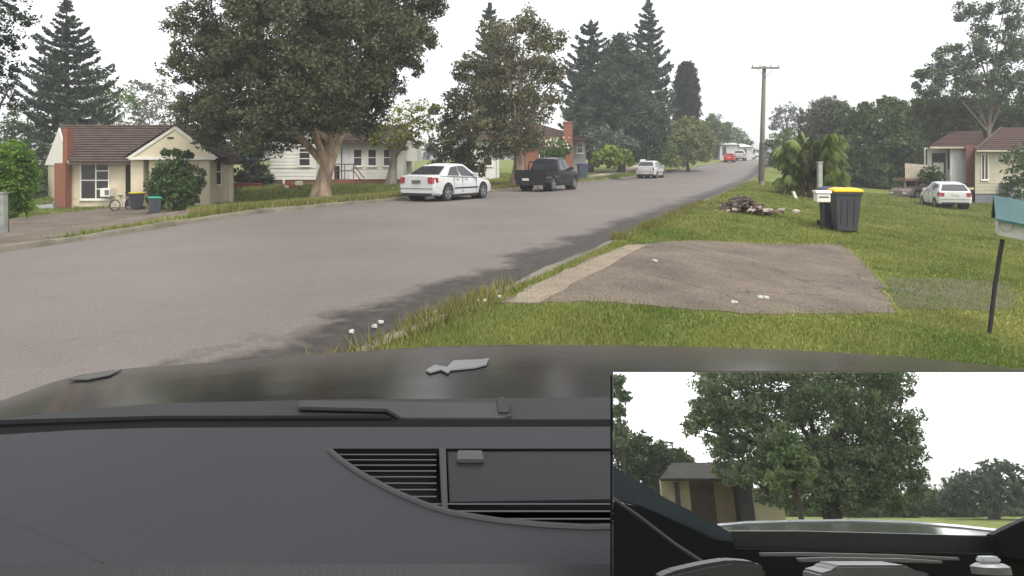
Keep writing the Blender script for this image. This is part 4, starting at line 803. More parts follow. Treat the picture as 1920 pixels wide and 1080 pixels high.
def teal_letterbox():
    g = hit(1853, 626); k = g.y / F; root = thing('letterbox', 'white letterbox with teal pitched roof on leaning black post at right edge', 'letterbox', g)
    top = Vector(((1886-1853)*k, 0.05, (626-450)*k)); dk = MATS['post_black']
    p = MB(); p.tube([(0,0,-0.1), top*0.5+Vector((-0.005,0,0)), top], 0.021, 10); p.build('post', dk, root, smooth=True)
    z = top.z; c = top.x + 34*k; W_ = 42*k; M_ = mat('box_white', (0.55,0.56,0.52), (0.45,0.46,0.43), scale=5)
    ca, sa = math.cos(R(-30)), math.sin(R(-30))
    def T(x, y, zz): return (c + x*ca - y*sa, y*ca + x*sa, z + zz - x*0.2)
    b_ = MB(); e = 36*k
    pts = [T(*q) for q in ((-W_,-0.14,0),(W_,-0.14,0),(W_,0.16,0),(-W_,0.16,0),(-W_,-0.14,e),(W_,-0.14,e),(W_,0.16,e),(-W_,0.16,e))]
    b_.add(pts, [(0,3,2,1),(4,5,6,7),(0,1,5,4),(1,2,6,5),(2,3,7,6),(3,0,4,7)]); bo = b_.build('box', M_, root, bevel=0.008)
    rr = MB(); rr.tube([T(-W_*0.72 + 11*k*math.cos(a*math.pi/8), -0.147, 24*k + 14*k*math.sin(a*math.pi/8)) for a in range(17)], 0.006, 6, cap=False); rr.build('ring', mat('box_cream', (0.5,0.47,0.33)), bo)
    rf = MB(); h = 34*k
    for sg in (-1, 1):
        y0 = 0.01 + sg*0.25
        q = [T(-W_*1.12, y0, e-8*k), T(W_*1.12, y0, e-8*k), T(W_*1.12, 0.01, e+h), T(-W_*1.12, 0.01, e+h)]; rf.prism(q, (0, 0, 0.02))
    rf.build('roof', mat('teal_paint', (0.024,0.095,0.098), (0.016,0.06,0.064), rough=0.45, scale=3, spec=0.4), root)
    en = MB(); en.prism([T(-W_*1.0,-0.14,e), T(-W_*1.0,0.16,e), T(-W_*1.0,0.01,e+h)], (0.02,0,0)); en.build('gable', M_, root)
teal_letterbox()
def pole():
    D = 42.0; g = P(1427, 357, D); g.z = gz(g.x, g.y); top = P(1433, 124, D); k = D/F; root = thing('power_pole', 'tall grey timber power pole with one crossarm beside the street', 'power pole', g)
    t = top - g; mb = MB(); mb.tube([(0,0,-0.4), t*0.5, t], [0.16, 0.14, 0.11], 12); po = mb.build('pole', mat('grey_timber', (0.25,0.22,0.19), (0.14,0.12,0.11), scale=3, stretch=(1,1,0.15), bump=0.4), root, smooth=True)
    b_ = MB(); b_.tube([(0,0,0.3), t*0.36], [0.175, 0.163], 12, cap=False); b_.build('stain', mat('pole_dark', (0.10,0.085,0.075)), po, smooth=True)
    a = MB(); z = t.z - 4*k; a.box(t.x-26*k, t.x+26*k, -0.26, -0.13, z-0.06, z+0.06); ar = a.build('crossarm', mat('arm_timber', (0.22,0.20,0.18)), root)
    for i in (-24, -10, 10, 24):
        q = MB(); x = t.x + i*k; q.tube([(x,-0.2,z+0.06),(x,-0.2,z+0.12),(x,-0.2,z+0.2)], [0.02,0.05,0.035], 8); q.build('insulator', mat('insulator_grey', (0.35,0.35,0.36), rough=0.3), ar)
    br = MB()
    for sg in (-1, 1): br.tube([(t.x+sg*14*k,-0.195,z-0.05),(t.x*0.97,-0.15,z-0.6)], 0.02, 5)
    br.build('brace', MATS['arm_timber'], root)
pole()
g = hit(1537, 380); k = g.y/F; m_ = MB(); m_.box(-0.09,0.09,-0.09,0.09,-0.1,74*k); m_.box(-0.11,0.11,-0.11,0.11,74*k+0.003,77*k)
o = m_.build('garden_post', mat('grey_post', (0.36,0.36,0.33), (0.25,0.25,0.23), scale=3), bevel=0.01); o.location = g; tag(o, 'pale grey upright post standing in front of the palm clump', 'post')
for px, py, w, h, tl, lab in ((1494, 374, 5, 15, 0.45, 'small leaning white plank stuck in the lawn below the palm'), (1509, 370, 9, 10, 0.0, 'small white box lying at the foot of the palm clump')):
    g = hit(px, py); k = g.y/F; m_ = MB(); m_.prism([(-w*k/2,0,0),(w*k/2,0,0),(w*k/2-tl*0.3,0,h*k),(-w*k/2-tl*0.3,0,h*k)], (0,0.12,0)); m_.box(-w*k*0.3,w*k*0.3,0.02,0.1,-0.08,0.002)
    o = m_.build('white_marker', M_trim, bevel=0.006); o.location = g; tag(o, lab, 'marker')
g = hit(1205, 326); k = g.y/F; rt = thing('letterbox', 'tiny white letterbox on the far verge beside the white hatchback', 'letterbox', g)
m_ = MB(); m_.tube([(0,0,-0.1),(0,0,20*k)], 0.05, 8); m_.build('post', M_grey, rt); m_ = MB(); m_.box(-5*k,5*k,-0.15,0.15,20*k,27*k); m_.build('box', M_trim, rt, bevel=0.02)
# scraps of litter along the near gutter
for i, (px, py) in enumerate(((660,628),(703,618),(715,609),(816,592),(893,568),(908,569),(937,561),(1228,492),(1425,561),(1437,562),(1378,571))):
    g = hit(px, py); s_, l_ = sl_of(g.x, g.y); g.z = gz(g.x, g.y) + 0.012; m_ = MB(); a = rnd.uniform(0,3); w = 0.032 if i < 7 else 0.05
    m_.prism([(w*math.cos(a+t*1.256)*rnd.uniform(.5,1.1), w*0.6*math.sin(a+t*1.256), 0.006*(t%2)) for t in range(5)], (0,0.004,0.02))
    o = m_.build('litter', mat('litter_white', (0.50,0.48,0.44))); o.location = g; tag(o, 'scrap of white litter lying in the gutter or on the concrete slab', 'litter', 'scraps of litter near the right kerb')

# ------------------------------------------------------------------ cars
M_tyre = mat('tyre_rubber', (0.018,0.018,0.018), (0.028,0.027,0.026), rough=0.9, scale=8)
M_rim = mat('alloy', (0.32,0.32,0.33), (0.26,0.26,0.27), rough=0.35, metal=0.6, scale=5)
M_cglass = mat('car_glass', (0.025,0.027,0.03), (0.035,0.037,0.04), rough=0.08, spec=0.6, scale=1)
M_red = mat('tail_red', (0.30,0.012,0.012), (0.20,0.008,0.008), rough=0.2, spec=0.5)
M_black = mat('black_plastic', (0.02,0.02,0.021), rough=0.6)
M_plate = mat('plate', (0.55,0.55,0.45), (0.5,0.5,0.4)); M_lamp = mat('lamp_clear', (0.6,0.62,0.62), rough=0.15, spec=0.6)
def car(name, label, cat, x, y, heading, paint, L=4.3, Wd=1.7, H=1.42, stations=None, cabin=None, wb=(-1.28, 1.28), wr=0.325, plate=None, tail='corner', bed=None, moulding=True, z=None, sc=1.0, group=None, rim_mat=None):
    """x forward, y left, z up; stations (x, half width, z bottom, z shoulder); cabin (x, z) points rear base, rear top, mid, front top, front base"""
    root = thing(name, label, cat, (x, y, gz(x, y) if z is None else z), heading, group); root.scale = (sc, sc, sc)
    hw = Wd/2; b_ = MB(); rings = []
    kx = [q[0] for q in stations]; fine = sorted(set(kx + [float(v) for v in np.arange(kx[0], kx[-1], 0.11)]))
    for sx in fine:
        f, zb, zs = (float(np.interp(sx, kx, [q[i] for q in stations])) for i in (1, 2, 3)); w = hw*f; half = [(0.0,zb),(w*0.86,zb),(w*0.97,zb+0.07),(w,zb+(zs-zb)*0.42),(w*0.985,zb+(zs-zb)*0.72),(w*0.95,zs-0.05),(w*0.88,zs-0.005),(w*0.5,zs+0.018),(0.0,zs+0.024)]
        rings.append([(sx, yy, zz) for yy, zz in half] + [(sx, -yy, zz) for yy, zz in half[-2:0:-1]])
    b_.loft(rings); body = b_.build('body', paint, root, smooth=True, ang=35)
    bm = bmesh.new(); bm.from_mesh(body.data); bmesh.ops.triangulate(bm, faces=bm.faces); bm.to_mesh(body.data); bm.free()
    # wheel arches cut from the shell
    cut = MB()
    for wx in wb:
        for sg in (-1, 1): cut.disc_y(wx, sg*hw*0.72, sg*hw*1.2, wr, wr*1.17, 32)
    cb = cut.build('cutter', M_black, root); md = body.modifiers.new('b', 'BOOLEAN'); md.operation = 'DIFFERENCE'; md.object = cb; md.solver = 'EXACT'
    bpy.context.view_layer.update(); dg = bpy.context.evaluated_depsgraph_get(); me = bpy.data.meshes.new_from_object(body.evaluated_get(dg)); body.modifiers.clear(); old = body.data; body.data = me
    me.materials.clear(); me.materials.append(paint); me.polygons.foreach_set('material_index', [0]*len(me.polygons)); me.polygons.foreach_set('use_smooth', [True]*len(me.polygons)); me.set_sharp_from_angle(angle=R(35)); bpy.data.objects.remove(cb)
    for wx in wb:
        for sg in (-1, 1): ar = MB(); ar.disc_y(wx, sg*hw*0.5, sg*hw*0.725, wr, wr*1.165, 20); ar.build('wheel_well', M_black, root)
    for wx in wb:
        for sg in (-1, 1):
            t = MB(); yo = sg*(hw-0.01); yi = sg*(hw-0.21); n = 24
            t.loft([[(wx + rr*math.cos(2*math.pi*q/n), yy, wr + rr*math.sin(2*math.pi*q/n)) for q in range(n)] for yy, rr in ((yi, wr*0.6),(yi, wr*0.95),(yi+sg*0.02, wr),(yo-sg*0.03, wr),(yo, wr*0.93),(yo, wr*0.66),(yo-sg*0.05, wr*0.62))]); wh = t.build('wheel', M_tyre, root, smooth=True)
            rm = MB(); n = 5; rm.disc_y(wx, yo-sg*0.035, yo-sg*0.008, wr, wr*0.2, 12)
            for q in range(n):
                a = 2*math.pi*q/n + 0.3; d = Vector((math.cos(a),0,math.sin(a))); e = Vector((-math.sin(a),0,math.cos(a))); c = Vector((wx, yo-sg*0.03, wr)); w0, w1 = wr*0.15, wr*0.2
                w0, w1 = wr*0.10, wr*0.13; rm.prism([c+d*wr*0.1-e*w0, c+d*wr*0.62-e*w1, c+d*wr*0.62+e*w1, c+d*wr*0.1+e*w0], (0, sg*0.018, 0))
            n = 24; rm.loft([[(wx + rr*math.cos(2*math.pi*q/n), yy, wr + rr*math.sin(2*math.pi*q/n)) for q in range(n)] for yy, rr in ((yo-sg*0.05, wr*0.635),(yo+sg*0.004, wr*0.64),(yo+sg*0.004, wr*0.59),(yo-sg*0.05, wr*0.58))], cap=False)
            rm.build('rim', rim_mat or M_rim, wh, smooth=True)
    # cabin
    cw = cabin['wb']*hw; tw = cabin['wt']*hw; pts = cabin['pts']; zb = pts[0][1]; c = MB(); rings = []
    zb0 = min(pts[0][1], pts[-1][1])
    for i, (px, pz) in enumerate(pts):
        if i in (0, len(pts)-1): rings.append([(px,-cw,pz),(px,-cw*0.985,pz+0.004),(px,-cw*0.6,pz+0.008),(px,cw*0.6,pz+0.008),(px,cw*0.985,pz+0.004),(px,cw,pz),(px,cw*0.5,pz-0.05),(px,-cw*0.5,pz-0.05)])
        else: rings.append([(px,-tw-0.01,pz-0.07),(px,-tw*0.93,pz-0.012),(px,-tw*0.6,pz+0.012),(px,tw*0.6,pz+0.012),(px,tw*0.93,pz-0.012),(px,tw+0.01,pz-0.07),(px,tw*0.5,pz-0.1),(px,-tw*0.5,pz-0.1)])
    # side walls drop to the belt
    c.loft(rings); 
    side_top = [Vector((p[0], 0, p[1]-0.07)) for p in pts[1:-1]]; base0, base1 = Vector((pts[0][0],0,pts[0][1])), Vector((pts[-1][0],0,pts[-1][1]))
    for sg in (-1, 1):
        c.add([(base0.x, sg*cw, base0.z)] + [(p.x, sg*(tw+0.01), p.z) for p in side_top] + [(base1.x, sg*cw, base1.z)], [tuple(range(len(side_top)+2))])
    c.build('cabin', paint, root, smooth=True, ang=35)
    def side(u, v, sg, lift=0.008):                   # u along, v up from the belt
        bx = base0.x + (base1.x-base0.x)*u; bz = base0.z + (base1.z-base0.z)*u
        tx = side_top[0].x + (side_top[-1].x-side_top[0].x)*u; tz = np.interp(tx, [p.x for p in side_top], [p.z for p in side_top])
        return Vector((bx+(tx-bx)*v, sg*(cw+(tw+0.01-cw)*v+lift), bz+(tz-bz)*v))
    for sg in (-1, 1):
        for u0, u1 in cabin['win']:
            w = MB(); w.prism([side(u0,0.08,sg), side(u1,0.08,sg), side(u1,0.5,sg), side(u1,0.97,sg), side(u0,0.97,sg), side(u0,0.5,sg)], (0,-sg*0.012,0)); w.build('side_window', M_cglass, root)
    def face(i0, i1, u, v, lift):                     # front or rear glass between two cabin stations
        a, b2 = pts[i0], pts[i1]; yb_, yt = cw*0.93, tw*0.88; d = Vector((b2[0]-a[0],0,b2[1]-a[1])); nrm = Vector((d.z,0,-d.x)).normalized()*(1 if i0 == len(pts)-1 else -1)
        return Vector((a[0],0,a[1])) + d*v + Vector((0,(yb_+(yt-yb_)*v)*u,0)) + nrm*lift
    for nm, i0, i1 in (('rear_window', 0, 1), ('windscreen', len(pts)-1, len(pts)-2)):
        w = MB(); q = [face(i0,i1,-0.95,0.10,0.03), face(i0,i1,0,0.08,0.034), face(i0,i1,0.95,0.10,0.03), face(i0,i1,0.95,0.90,0.022), face(i0,i1,0,0.92,0.028), face(i0,i1,-0.95,0.90,0.022)]; w.add(q, [(0,1,4,5),(1,2,3,4)]); w.build(nm, M_cglass, root)
    xr, xf = stations[0][0], stations[-1][0]; zs = stations[1][3]; wr_ = hw*stations[1][1]
    for sg in (-1, 1):
        t = MB(); ry = hw*stations[0][1]
        if tail == 'corner': t.prism([(xr-0.015, sg*ry*0.98, zs-0.30),(xr-0.03, sg*ry*0.73, zs-0.28),(xr-0.02, sg*ry*0.70, zs-0.07),(xr+0.0, sg*ry*0.97, zs-0.05)], (0.08,0,0)); t.prism([(xr-0.012, sg*ry*1.0, zs-0.30),(xr+0.24, sg*hw*0.985, zs-0.24),(xr+0.20, sg*hw*0.975, zs-0.08),(xr+0.0, sg*ry*0.99, zs-0.06)], (0,sg*0.014,0))
        else: t.box(xr-0.02, xr+0.06, min(sg*ry*0.86, sg*ry*0.98), max(sg*ry*0.86, sg*ry*0.98), zs-0.32, zs-0.08)
        t.build('tail_light', M_red, root, bevel=0.006)
        h = MB(); fy = hw*stations[-1][1]; zf = stations[-1][3]; h.prism([(xf+0.01, sg*fy*0.98, zf-0.18),(xf+0.02, sg*fy*0.55, zf-0.16),(xf, sg*fy*0.55, zf-0.03),(xf-0.02, sg*fy*0.97, zf-0.03)], (-0.08,0,0)); h.build('headlight', M_lamp, root)
        m_ = MB(); mx = side(0.86,0.1,sg); m_.box(mx.x-0.06, mx.x+0.08, min(mx.y, mx.y+sg*0.19), max(mx.y, mx.y+sg*0.19), mx.z-0.01, mx.z+0.13); m_.build('side_mirror', paint, root, bevel=0.02)
        for u in cabin['gaps']:
            d = MB(); p0, p1 = side(u,0,sg,0.004), None; gx = p0.x; d.box(gx-0.005, gx+0.005, min(sg*hw*0.97, sg*hw*1.001), max(sg*hw*0.97, sg*hw*1.001), 0.30, zs-0.08); d.build('door_gap', mat('gap_grey', (0.10,0.10,0.10)), root)
        for u in cabin['handles']:
            d = MB(); p0 = side(u,0,sg); d.box(p0.x-0.09, p0.x+0.09, min(sg*hw*0.96, sg*(hw*0.985+0.012)), max(sg*hw*0.96, sg*(hw*0.985+0.012)), zs-0.15, zs-0.115); d.build('door_handle', paint, root)
        if moulding:
            d = MB(); d.box(wb[0]+wr*1.35, wb[1]-wr*1.35, min(sg*hw*0.97, sg*(hw+0.008)), max(sg*hw*0.97, sg*(hw+0.008)), 0.46, 0.51); d.build('side_moulding', M_black, root)
        sk = MB(); sk.box(wb[0]+wr*1.2, wb[1]-wr*1.2, min(sg*hw*0.85, sg*hw*0.955), max(sg*hw*0.85, sg*hw*0.955), stations[2][2]-0.05, stations[2][2]+0.03); sk.build('sill', M_black, root)
    lb = MB(); ry = hw*stations[0][1]; lb.box(xr-0.004, xr+0.3, -ry*0.9, ry*0.9, stations[0][2]-0.09, stations[0][2]+0.02); lb.build('valance', M_black, root)
    bl = MB(); bl.box(xr-0.02, xr+0.02, -ry*0.99, ry*0.99, stations[0][2]+0.185, stations[0][2]+0.197); bl.build('bumper_gap', M_black, root)
    if plate: q = MB(); py_, pz = plate; q.box(xr-0.035, xr-0.01, py_-0.19, py_+0.19, pz-0.06, pz+0.06); q.build('number_plate', M_plate if name != 'white_sedan' else mat('plate_dark', (0.10,0.11,0.09)), root)
    if bed:
        x0, x1, z0, z1 = bed; wt = hw*0.975
        for sg in (-1, 1): q = MB(); q.box(x0, x1, min(sg*wt*0.93, sg*wt), max(sg*wt*0.93, sg*wt), z0-0.02, z1); q.build('tray_side', paint, root, bevel=0.012)
        q = MB(); q.box(x0-0.05, x0-0.003, -wt, wt, z0-0.25, z1); q.build('tailgate', paint, root, bevel=0.012)
        q = MB(); q.tube([(x1-0.15,-wt*0.95,z1),(x1-0.3,-wt*0.8,z1+0.42),(x1-0.3,wt*0.8,z1+0.42),(x1-0.15,wt*0.95,z1)], 0.035, 8); q.build('sports_bar', M_black, root)
    ex = MB(); ex.tube([(xr+0.05, -hw*0.5, 0.2),(xr-0.06, -hw*0.5, 0.2)], 0.03, 8); ex.build('exhaust', M_black, root)
    return root
white = mat('car_white', (0.50,0.50,0.50), (0.46,0.46,0.455), rough=0.3, spec=0.4, coat=0.25)
ST_sedan = [(-2.15,0.86,0.30,0.93),(-2.08,0.95,0.24,0.965),(-1.6,1.0,0.20,0.96),(-0.6,1.0,0.19,0.90),(0.7,1.0,0.19,0.88),(1.2,1.0,0.19,0.86),(1.8,0.96,0.20,0.76),(2.08,0.85,0.22,0.66),(2.15,0.76,0.26,0.58)]
CB_sedan = dict(wb=0.93, wt=0.70, pts=[(-1.72,0.955),(-0.98,1.33),(-0.35,1.42),(0.15,1.40),(1.05,0.875)], win=((0.16,0.47),(0.52,0.90)), gaps=(0.30,0.52,0.88), handles=(0.40,0.62))
HD = math.atan2(TS[1], TS[0])
def kpos(s, l): return xy_of(s, l)
x, y = kpos(17.2, -9.7)
car('white_sedan', 'white four door sedan with red tail lights parked at the left kerb, nearest', 'car', x, y, HD - R(7), white, stations=ST_sedan, cabin=CB_sedan, plate=(0.0,0.74))
x, y = kpos(28.0, -9.1)
dark = mat('car_black', (0.012,0.013,0.016), (0.009,0.010,0.013), rough=0.3, spec=0.3, coat=0.1)
car('black_pickup', 'black crew cab pickup truck with open tray parked at the left kerb', 'pickup truck', x, y, HD - R(4), dark, L=5.2, Wd=1.8, H=1.75,
    stations=[(-2.55,0.95,0.42,0.82),(-2.5,0.97,0.36,0.83),(-1.6,1.0,0.33,0.84),(-0.7,1.0,0.33,0.86),(-0.62,1.0,0.33,1.07),(0.6,1.0,0.33,1.06),(1.3,1.0,0.34,1.04),(2.1,0.96,0.36,0.99),(2.45,0.88,0.40,0.90),(2.55,0.8,0.45,0.78)],
    cabin=dict(wb=0.93, wt=0.74, pts=[(-0.72,1.06),(-0.48,1.66),(0.0,1.75),(0.5,1.73),(1.25,1.045)], win=((0.10,0.45),(0.50,0.90)), gaps=(0.12,0.50,0.92), handles=(0.2,0.58)), wb=(-1.55,1.5), wr=0.37, plate=(0.25,0.62), tail='box', bed=(-2.53,-0.78,0.82,1.10), moulding=False)
ST_hatch = [(-1.95,0.88,0.32,0.95),(-1.9,0.95,0.26,0.97),(-1.4,1.0,0.22,0.95),(-0.5,1.0,0.2,0.91),(0.7,1.0,0.2,0.88),(1.3,0.98,0.2,0.84),(1.8,0.9,0.22,0.72),(1.95,0.78,0.26,0.6)]
CB_hatch = dict(wb=0.93, wt=0.72, pts=[(-1.88,0.965),(-1.45,1.34),(-0.5,1.43),(0.1,1.41),(1.05,0.875)], win=((0.10,0.30),(0.34,0.58),(0.62,0.92)), gaps=(0.33,0.60,0.9), handles=(0.42,0.68))
x, y = kpos(57.5, -9.0)
car('white_hatchback', 'small white hatchback parked at the left kerb beyond the pickup', 'car', x, y, HD - R(3), white, Wd=1.66, stations=ST_hatch, cabin=CB_hatch, wb=(-1.2,1.2), wr=0.29, plate=(0,0.72), tail='box', sc=1.12)
x, y = kpos(108, -5.6)
car('red_car', 'small bright red car parked far up the street', 'car', x, y, HD, mat('car_red', (0.60,0.03,0.02), rough=0.3), Wd=1.66, stations=ST_hatch, cabin=CB_hatch, wb=(-1.2,1.2), wr=0.29, plate=(0,0.72))
ST_suv = [(-2.1,0.9,0.40,1.02),(-2.05,0.96,0.32,1.05),(-1.5,1.0,0.27,1.05),(-0.5,1.0,0.26,1.02),(0.7,1.0,0.26,1.0),(1.3,1.0,0.26,0.99),(1.85,0.93,0.29,0.90),(2.1,0.8,0.36,0.75)]
CB_suv = dict(wb=0.93, wt=0.72, pts=[(-2.0,1.045),(-1.6,1.5),(-0.6,1.62),(0.1,1.6),(1.15,0.995)], win=((0.10,0.26),(0.32,0.58),(0.62,0.92)), gaps=(0.32,0.60,0.9), handles=(0.42,0.68))
x, y = kpos(117, -4.6)
car('white_wagon', 'white van-like wagon parked just beyond the red car', 'car', x, y, HD, white, Wd=1.8, stations=ST_suv, cabin=CB_suv, wb=(-1.3,1.3), wr=0.33, plate=(0,0.85), sc=1.12)
x, y = kpos(92, 0.3)
car('silver_car', 'distant pale silver car at the right kerb behind the power pole', 'car', x, y, HD + math.pi, mat('car_silver', (0.5,0.52,0.55), rough=0.3, metal=0.3), Wd=1.7, stations=ST_hatch, cabin=CB_hatch, wb=(-1.2,1.2), wr=0.29)
g = hit(1770, 389)
car('white_suv', 'white crossover parked on the lawn before the red roofed house', 'car', g.x, g.y, R(74), mat('suv_white', (0.62,0.62,0.62), (0.58,0.58,0.58), rough=0.3, spec=0.4), Wd=1.8, stations=ST_suv, cabin=CB_suv, wb=(-1.3,1.3), wr=0.33, plate=(0,0.9), moulding=False, sc=0.9)
o = P(1722, 372, 49); o.z = gz(o.x, o.y)
car('old_sedan', 'rusty faded old sedan parked left of the white crossover', 'car', o.x, o.y, R(205), mat('faded_paint', (0.20,0.17,0.15), (0.11,0.075,0.06), rough=0.6, scale=1.5), stations=ST_sedan, cabin=CB_sedan, plate=(0,0.74))

# ------------------------------------------------------------------ the car we sit in: dashboard, cowl, bonnet
ME = thing('own_car', 'dark car interior with grey dashboard, air vent and dark bonnet under the view', 'car', (0,0,0))
ZD = CH - 0.25
M_dash = mat('dash_vinyl', (0.028,0.0285,0.031), (0.0225,0.023,0.0255), rough=0.6, scale=2.5, spec=0.25, bump=0.12, bscale=400)
M_dark = mat('dash_dark', (0.012,0.012,0.0135), (0.010,0.010,0.0115), rough=0.5, scale=3, spec=0.25)
M_blk = mat('gasket_black', (0.006,0.006,0.006), rough=0.8, spec=0.1)
M_slat = mat('slat_grey', (0.065,0.06,0.068), rough=0.5)
def dp(px, py, dz=0.0):                           # a point on the dash top (or a level dz above it)
    h = 0.25 - dz; Y_ = F*h/(py-HY); return Vector(((px-CX)*Y_/F, Y_, ZD+dz))
def interp_edge(tab, px): return float(np.interp(px, [a for a, _ in tab], [b for _, b in tab]))
front_tab = [(-400,838),(0,815),(150,806),(300,802),(620,801),(1150,800),(2200,806)]
lip_tab = [(618,846),(640,866),(680,893),(740,925),(800,950),(850,965),(930,978),(1020,987),(1100,991),(1200,989),(1350,978),(1500,955),(1600,925),(1700,880),(1740,846)]
# dash top with the vent opening left free: one bmesh face strip per column
cols = sorted(set(list(range(-400, 2300, 25)) + [618, 1740]))
mb = MB()
def col_rows(px):
    f = interp_edge(front_tab, px)
    if 618 <= px <= 1740: return [f, 841, interp_edge(lip_tab, px), 1058]
    return [f, 841, 846, 1058]
for a, b_ in zip(cols[:-1], cols[1:]):
    ra, rb = col_rows(a), col_rows(b_)
    for i in (0, 1, 2):
        if i == 1 and a >= 618 and b_ <= 1740: continue
        mb.add([dp(a,ra[i]), dp(b_,rb[i]), dp(b_,rb[i+1]), dp(a,ra[i+1])], [(0,1,2,3)])
    e0, e1 = dp(a,1058), dp(b_,1058); mb.add([e0, e1, e1+Vector((0,-0.012,-0.012)), e0+Vector((0,-0.012,-0.012)), e0+Vector((0,-0.02,-0.3)), e1+Vector((0,-0.02,-0.3))], [(0,1,2,3),(3,2,5,4)])
dash = mb.build('dashboard', M_dash, ME, smooth=True, ang=30)
sm = MB(); sm.tube([dp(-60,945,-0.0004), dp(0,968,-0.0004), dp(100,1012,-0.0004), dp(192,1057,-0.0004)], 0.001, 6, cap=False); sm.build('dark_reflection', mat('reflection_dark', (0.03,0.03,0.032)), dash)  # dark tube imitating a soft diagonal reflection across the dash
# vent: well, rim, slats, divider, lid panel, button
ve = MB(); n = 60; top = [dp(618+(1740-618)*i/n, 841) for i in range(n+1)]; bot = [dp(618+(1740-618)*i/n, interp_edge(lip_tab, 618+(1740-618)*i/n)) for i in range(n+1)]
dz = Vector((0,0,-0.022))
for i in range(n):
    ve.add([top[i], top[i+1], top[i+1]+dz, top[i]+dz, bot[i], bot[i+1], bot[i+1]+dz, bot[i]+dz], [(0,1,2,3),(4,7,6,5),(3,2,6,7)])
vent = ve.build('air_vent', M_blk, ME)
rm = MB(); rm.tube([p + Vector((0,0,0.0005)) for p in bot], 0.0026, 8); rm.build('rim', mat('rim_grey', (0.038,0.038,0.04), rough=0.5), vent, smooth=True)
sl_ = MB()
for py in (853, 863, 873, 884, 895, 907, 919, 932, 946, 959.5, 974, 986):
    xs = [px for px in range(620, 1740, 6) if interp_edge(lip_tab, px) > py + 1.5]
    if py < 940: xs = [q for q in xs if q < 822]
    if len(xs) < 2: continue
    a, b_ = dp(xs[0], py, -0.002), dp(xs[-1], py, -0.002); sl_.add([a, b_, b_+Vector((0,0.0011,0.0004)), a+Vector((0,0.0011,0.0004)), a+Vector((0,0.0009,-0.0012)), b_+Vector((0,0.0009,-0.0012))], [(0,1,2,3),(0,4,5,1)])
sl_.build('slats', M_slat, vent)
dv = MB(); p = [dp(823,841), dp(836,841), dp(840,966), dp(829,963)]; dv.prism([q + Vector((0,0,-0.012)) for q in p], (0,0,0.013)); dv.build('divider', mat('divider_grey', (0.03,0.03,0.032), rough=0.5), vent, bevel=0.0006)
pn = MB(); p = [dp(839,843), dp(1738,840), dp(1690,905), dp(1400,934), dp(1150,933), dp(843,938)]; pn.prism([q + Vector((0,0,-0.010)) for q in p], (0,0,0.0085)); pan = pn.build('lid_panel', M_dark, vent, bevel=0.0008)
bt = MB(); p = [dp(858,848), dp(904,848), dp(907,866), dp(856,866)]; bt.prism([q + Vector((0,0,-0.0014)) for q in p], (0,0,0.0035)); bt.build('button', mat('button_grey', (0.05,0.05,0.053), rough=0.45), pan, bevel=0.0008)
# windscreen gasket and cowl
def strip(name, tab0, tab1, dz0, dz1, m, x0=-500, x1=2300, parent=ME, thick=0.01):
    q = MB(); xs = list(range(x0, x1+1, 50)); A = [dp(x, interp_edge(tab0, x), dz0) for x in xs]; B = [dp(x, interp_edge(tab1, x), dz1) for x in xs]
    for i in range(len(xs)-1): q.add([A[i],A[i+1],B[i+1],B[i], A[i]+Vector((0,0,-thick)),A[i+1]+Vector((0,0,-thick))], [(0,1,2,3),(0,4,5,1)])
    return q.build(name, m, parent, smooth=True)
def sh(tab, d): return [(a, b+d) for a, b in tab]
strip('windscreen_gasket', sh(front_tab, 3), sh(front_tab, -14), -0.004, -0.004, M_blk)
cowl_top = [(-500,810),(0,786),(150,768),(300,756),(620,749),(1150,745),(2300,745)]
strip('cowl', sh(front_tab, -14), cowl_top, -0.012, -0.012, mat('cowl_plastic', (0.024,0.024,0.024), (0.018,0.019,0.018), rough=0.6, scale=4))
def bar(name, poly, dz, m, th=0.006):
    q = MB(); q.prism([dp(x, y, dz) for x, y in poly], (0,0,th)); return q.build(name, m, ME, bevel=0.001)
bar('wiper_arm', [(-100,812),(0,798),(300,790),(730,789),(738,796),(300,797),(0,808),(-100,822)], -0.008, M_blk)
bar('wiper_arm', [(560,757),(930,762),(948,770),(960,786),(940,792),(752,791),(724,774),(560,770)], -0.010, mat('wiper_grey', (0.036,0.036,0.037), rough=0.5), 0.004)
bar('wiper_pivot', [(930,756),(944,752),(958,768),(954,784),(934,784)], -0.010, MATS['cowl_plastic'], 0.006)
# bonnet: crowned panel falling away beyond its crest
ZB = -0.10                                       # crest level relative to the dash top
crest = [(-500,800),(-150,775),(0,752),(60,730),(130,706),(220,692),(340,684),(600,664),(800,650),(960,646),(1200,648),(1460,655),(1700,668),(1920,692),(2300,740)]
q = MB(); xs = list(range(-500, 2301, 50)); rows = []
near = [dp(x, interp_edge(cowl_top, x) + 4, ZB*0.15) for x in xs]; far = [dp(x, interp_edge(crest, x), ZB) for x in xs]
for t in np.linspace(0, 1, 10): rows.append([a.lerp(b_, float(t)) + Vector((0,0,0.006*math.sin(math.pi*float(t)))) for a, b_ in zip(near, far)])
for dy, dzz in ((0.06,-0.02),(0.12,-0.06),(0.16,-0.14),(0.17,-0.3)): rows.append([p + Vector((0, dy, dzz)) for p in far])
q.loft(rows, cap=False, closed=False); bon = q.build('bonnet', mat('bonnet_paint', (0.014,0.0135,0.013), (0.008,0.008,0.0075), rough=0.2, scale=5.0, spec=0.22, bump=0.06, bscale=9), ME, smooth=True, ang=60)
